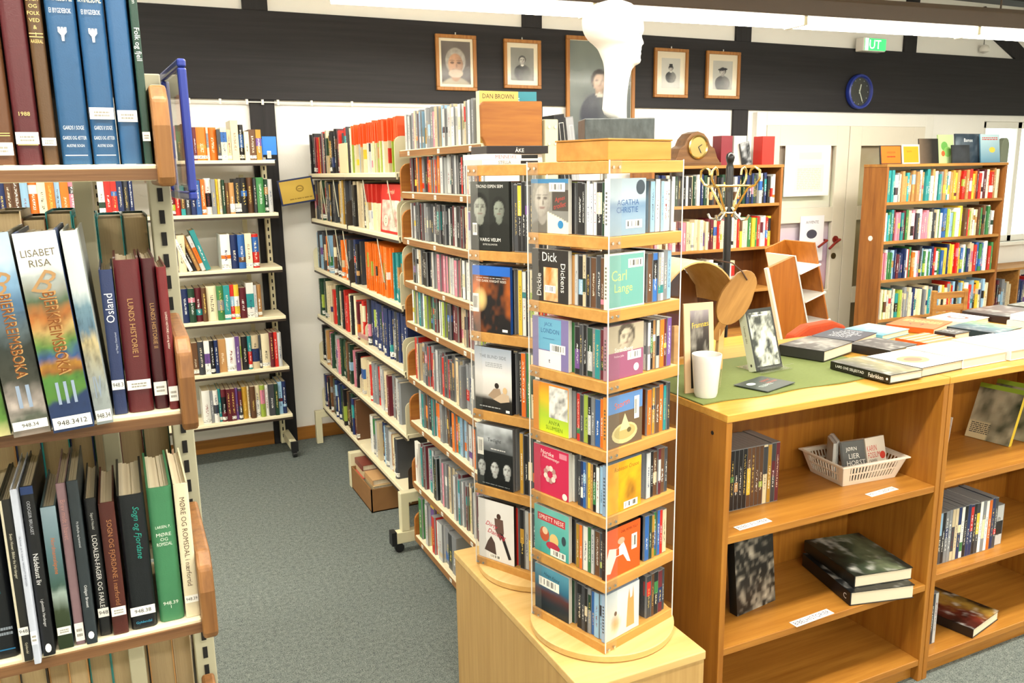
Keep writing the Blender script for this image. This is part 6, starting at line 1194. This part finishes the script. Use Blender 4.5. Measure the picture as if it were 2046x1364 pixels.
def onr(name, label, px0, px1, pyt, col, fn, y=YR+.05, tilt=-8, cat='book', d=.01): 
    a = at(px0, 325, Y=y); c = at(px1, 325, Y=y); h = at(px0, pyt, Y=y).z-1.7055
    return cover(name, label, (a.x, y, 1.7055), 0, c.x-a.x, h, d, fn, col, math.radians(tilt), cat)
onr('sign_card', 'orange card with dark border standing on the wide bookcase', 1760, 1802, 290, '2a2622', lambda q, w, h: q.rect(0, 0, w, h, '2e2a26').rect(w*.04, h*.04, w*.96, h*.96, 'e2661e').text('UNGDOM', w*.5, h*.62, h*.1, '8a2a12', 0, w*.6).lines(w*.3, h*.36, w*.7, h*.48, 1, '8a2a12'), cat='sign')
onr('sign_card', 'orange card with pale border standing on the wide bookcase', 1804, 1838, 288, 'e6dcc8', lambda q, w, h: q.rect(0, 0, w, h, 'e9dfc6').rect(w*.06, h*.06, w*.94, h*.9, 'dd8a1e').text('BARN', w*.4, h*.64, h*.1, '8a5a12', 0, w*.4), cat='sign')
onr('book', 'dark picture book standing beside the pale-bordered card', 1838, 1876, 276, '2a2622', lambda q, w, h: q.img(0, 0, w, h, 12, 14, lambda u, v: lerp('6a5a4a', '1c1a18', u*1.3+.3*fbm(u*4, v*4, 1))))
onr('book', 'pale green picture book with round shapes on top of wide bookcase', 1876, 1906, 268, '9ab87a', lambda q, w, h: q.rect(0, 0, w, h, 'a9bf8a').ell(w*.4, h*.6, w*.22, h*.16, '5f9a4a').ell(w*.6, h*.4, w*.26, h*.18, '7aae5a').ell(w*.3, h*.34, w*.12, h*.1, 'd2603a'), y=YR+.08)
onr('book', 'black picture book standing before a blue-black one on wide bookcase', 1903, 1938, 289, '1e2022', lambda q, w, h: q.img(0, 0, w, h, 10, 10, lambda u, v: lerp('17191c', '3a3f45', fbm(u*3, v*3, 2))), y=YR+.03)
onr('book', 'blue-black picture book with pale lettering on wide bookcase', 1910, 1962, 266, '2a3440', lambda q, w, h: q.img(0, 0, w, h, 14, 14, lambda u, v: lerp('2c3a48', '8a98a4', 1.5*fbm(u*3, v*3, 5)-.5)).text('Bamse', w*.5, h*.78, h*.12, 'e6ecef', 0, w*.7), y=YR+.11)
onr('book', 'sea-blue picture book with yellow fish shape on wide bookcase', 1960, 1998, 267, '4a7a94', lambda q, w, h: q.img(0, 0, w, h, 10, 10, lambda u, v: lerp('5a8aa4', 'b4d0d8', v)).ell(w*.6, h*.45, w*.16, h*.1, 'd8c04a').lines(w*.1, h*.8, w*.9, h*.92, 2, 'c24a3a'), y=YR+.07)
a = at(1999, 325, Y=YR+.08); ar = MB().prism([(0, 0), (.09, 0), (.092, .12)]+[(.046+.046*math.cos(t_), .13+.07*math.sin(t_)) for t_ in (.3, .8, 1.2, 1.57, 2, 2.4, 2.9)]+[(-.002, .12)], 0, .05, 'y').build('carved_stone', plain('grey_green_stone', '6a7260', .7, bump=.2), None, (a.x, YR+.08, 1.7055), bevel=.004); tag(ar, 'round-topped grey-green plaque at the window end of wide bookcase', 'ornament')
# ------------------------------------------------------------------ sloping display rack behind the counter
ds = empty('sloping_display', (2.97, 3.08, .739)); tag(ds, 'orange teak book display leaning back, with white edges and two shelves', 'display rack')
Mt = Matrix.Rotation(math.radians(-17), 4, 'Y') @ Matrix.Translation((0, 0, .005))
MB().box(0, 0, 0, .165, .02, .50, M=Mt).build('front_panel', M['orange_wood'], ds, bevel=.001)
MB().box(-.014, 0, 0, 0, .02, .50, M=Mt).build('edge_strip', M['white'], ds)
MB().box(.165, -.004, 0, .172, .2, .50, M=Mt).build('edge_strip', M['white'], ds)
MB().box(.172, .2, 0, .30, .212, .52, M=Mt).build('back_panel', M['orange_wood'], ds)
MB().box(.30, .0, 0, .308, .212, .52, M=Mt).build('side_panel', M['orange_wood'], ds)
for z in (.1, .25, .4): MB().box(.172, -.01, z, .312, .2, z+.008, M=Mt).build('shelf', M['white'], ds)
# desk under the display
dk = empty('desk', (2.85, 3.33, 0)); tag(dk, 'light wooden desk behind the counter carrying the sloping display', 'desk')
MB().box(-.75, -.35, .71, .6, .4, .738).build('desktop', M['oak_top'], dk, bevel=.003)
for x, y in ((-.7, -.3), (.53, -.3), (-.7, .33), (.53, .33)): MB().box(x, y, 0, x+.05, y+.05, .71).build('leg', M['oak'], dk, bevel=.002)
# orange chair
a = at(1628, 672, Y=2.49); ch = empty('office_chair', (a.x, 2.49, 0), math.radians(190)); tag(ch, 'orange upholstered chair with rounded back behind the counter', 'chair')
M['orange_cloth'] = plain('orange_wool', 'b8441a', .9, var=.12, nscale=120, bump=.3)
zt = a.z+.06
MB().prism([(-.19, zt-.32), (.19, zt-.32), (.2, zt-.1), (.17, zt-.03), (.08, zt), (-.08, zt), (-.17, zt-.03), (-.2, zt-.1)], -.02, .03, 'y').build('backrest', M['orange_cloth'], ch, bevel=.012)
MB().prism([(-.2, -.42), (.2, -.42), (.22, -.06), (-.22, -.06)], .44, .5, 'z').build('seat', M['orange_cloth'], ch, bevel=.015)
MB().box(-.025, .0, .46, .025, .02, zt-.2).build('back_support', M['birch'], ch, bevel=.003)
for x in (-.18, .15):
    for y in (-.4, -.09): MB().box(x, y, 0, x+.03, y+.03, .44).build('leg', M['birch'], ch, bevel=.003)
# small wooden chair
a = at(1872, 588, Y=3.9); c = at(1930, 588, Y=3.9); w_ = c.x-a.x
sc = empty('wooden_chair', ((a.x+c.x)/2, 3.9, 0), math.radians(-8)); tag(sc, 'small pale wooden ladder-back chair in front of the wide bookcase', 'chair')
zt = a.z
for x in (-w_/2, w_/2-.03): MB().box(x, 0, 0, x+.03, .03, zt+.02).build('leg', M['pine_x'], sc, bevel=.004)
for x in (-w_/2, w_/2-.03): MB().box(x, -.36, 0, x+.03, -.33, .42).build('leg', M['pine_x'], sc, bevel=.004)
for z in (zt-.04, zt-.13, zt-.22): MB().box(-w_/2+.03, .005, z, w_/2-.03, .022, z+.045).build('back_slat', M['pine_x'], sc, bevel=.003)
MB().box(-w_/2-.01, -.37, .42, w_/2+.01, .04, .45).build('seat', M['pine_x'], sc, bevel=.005)
# low shelves under the window
a = at(1993, 535, Y=4.95)
lw = empty('window_shelf', (7.6, 5.1, 0)); tag(lw, 'low pale shelf unit with books under the bright window', 'bookcase'); PL = under(lw)
zt = at(2020, 540, Y=4.95).z
for x in (7.0, 7.55, 8.1): PL(MB().box(x, 4.95, 0, x+.02, 5.24, zt).build('side_panel', M['pine_x']))
PL(MB().box(6.98, 4.94, zt, 8.14, 5.25, zt+.022).build('top', M['pine_x'], bevel=.002))
for z in (.1, zt-.36): PL(MB().box(7.02, 4.955, z-.02, 8.1, 5.235, z).build('shelf', M['pine_x']))
pack((7.03, 4.96), 0, .5, zt-.36, mixrow(20, ['beige', 'brown', 'maroon', 'grey', 'tan', 'navy'], (.02, .04), (.2, .28), (.15, .18), rnd), rnd, 0)
pack((7.58, 4.96), 0, .5, zt-.36, mixrow(20, ['purple', 'red', 'navy', 'grey', 'tan', 'navy'], (.02, .04), (.2, .28), (.15, .18), rnd), rnd, 0)
build_pack('closely packed books in the far rack bay, brown bookcase, wide bookcase and window shelf')
for o in bpy.data.objects:
    if not o.parent and len(re.findall(r"[\w']+", str(o.get('label', '')))) > 16: o['label'] = short(o['label'])
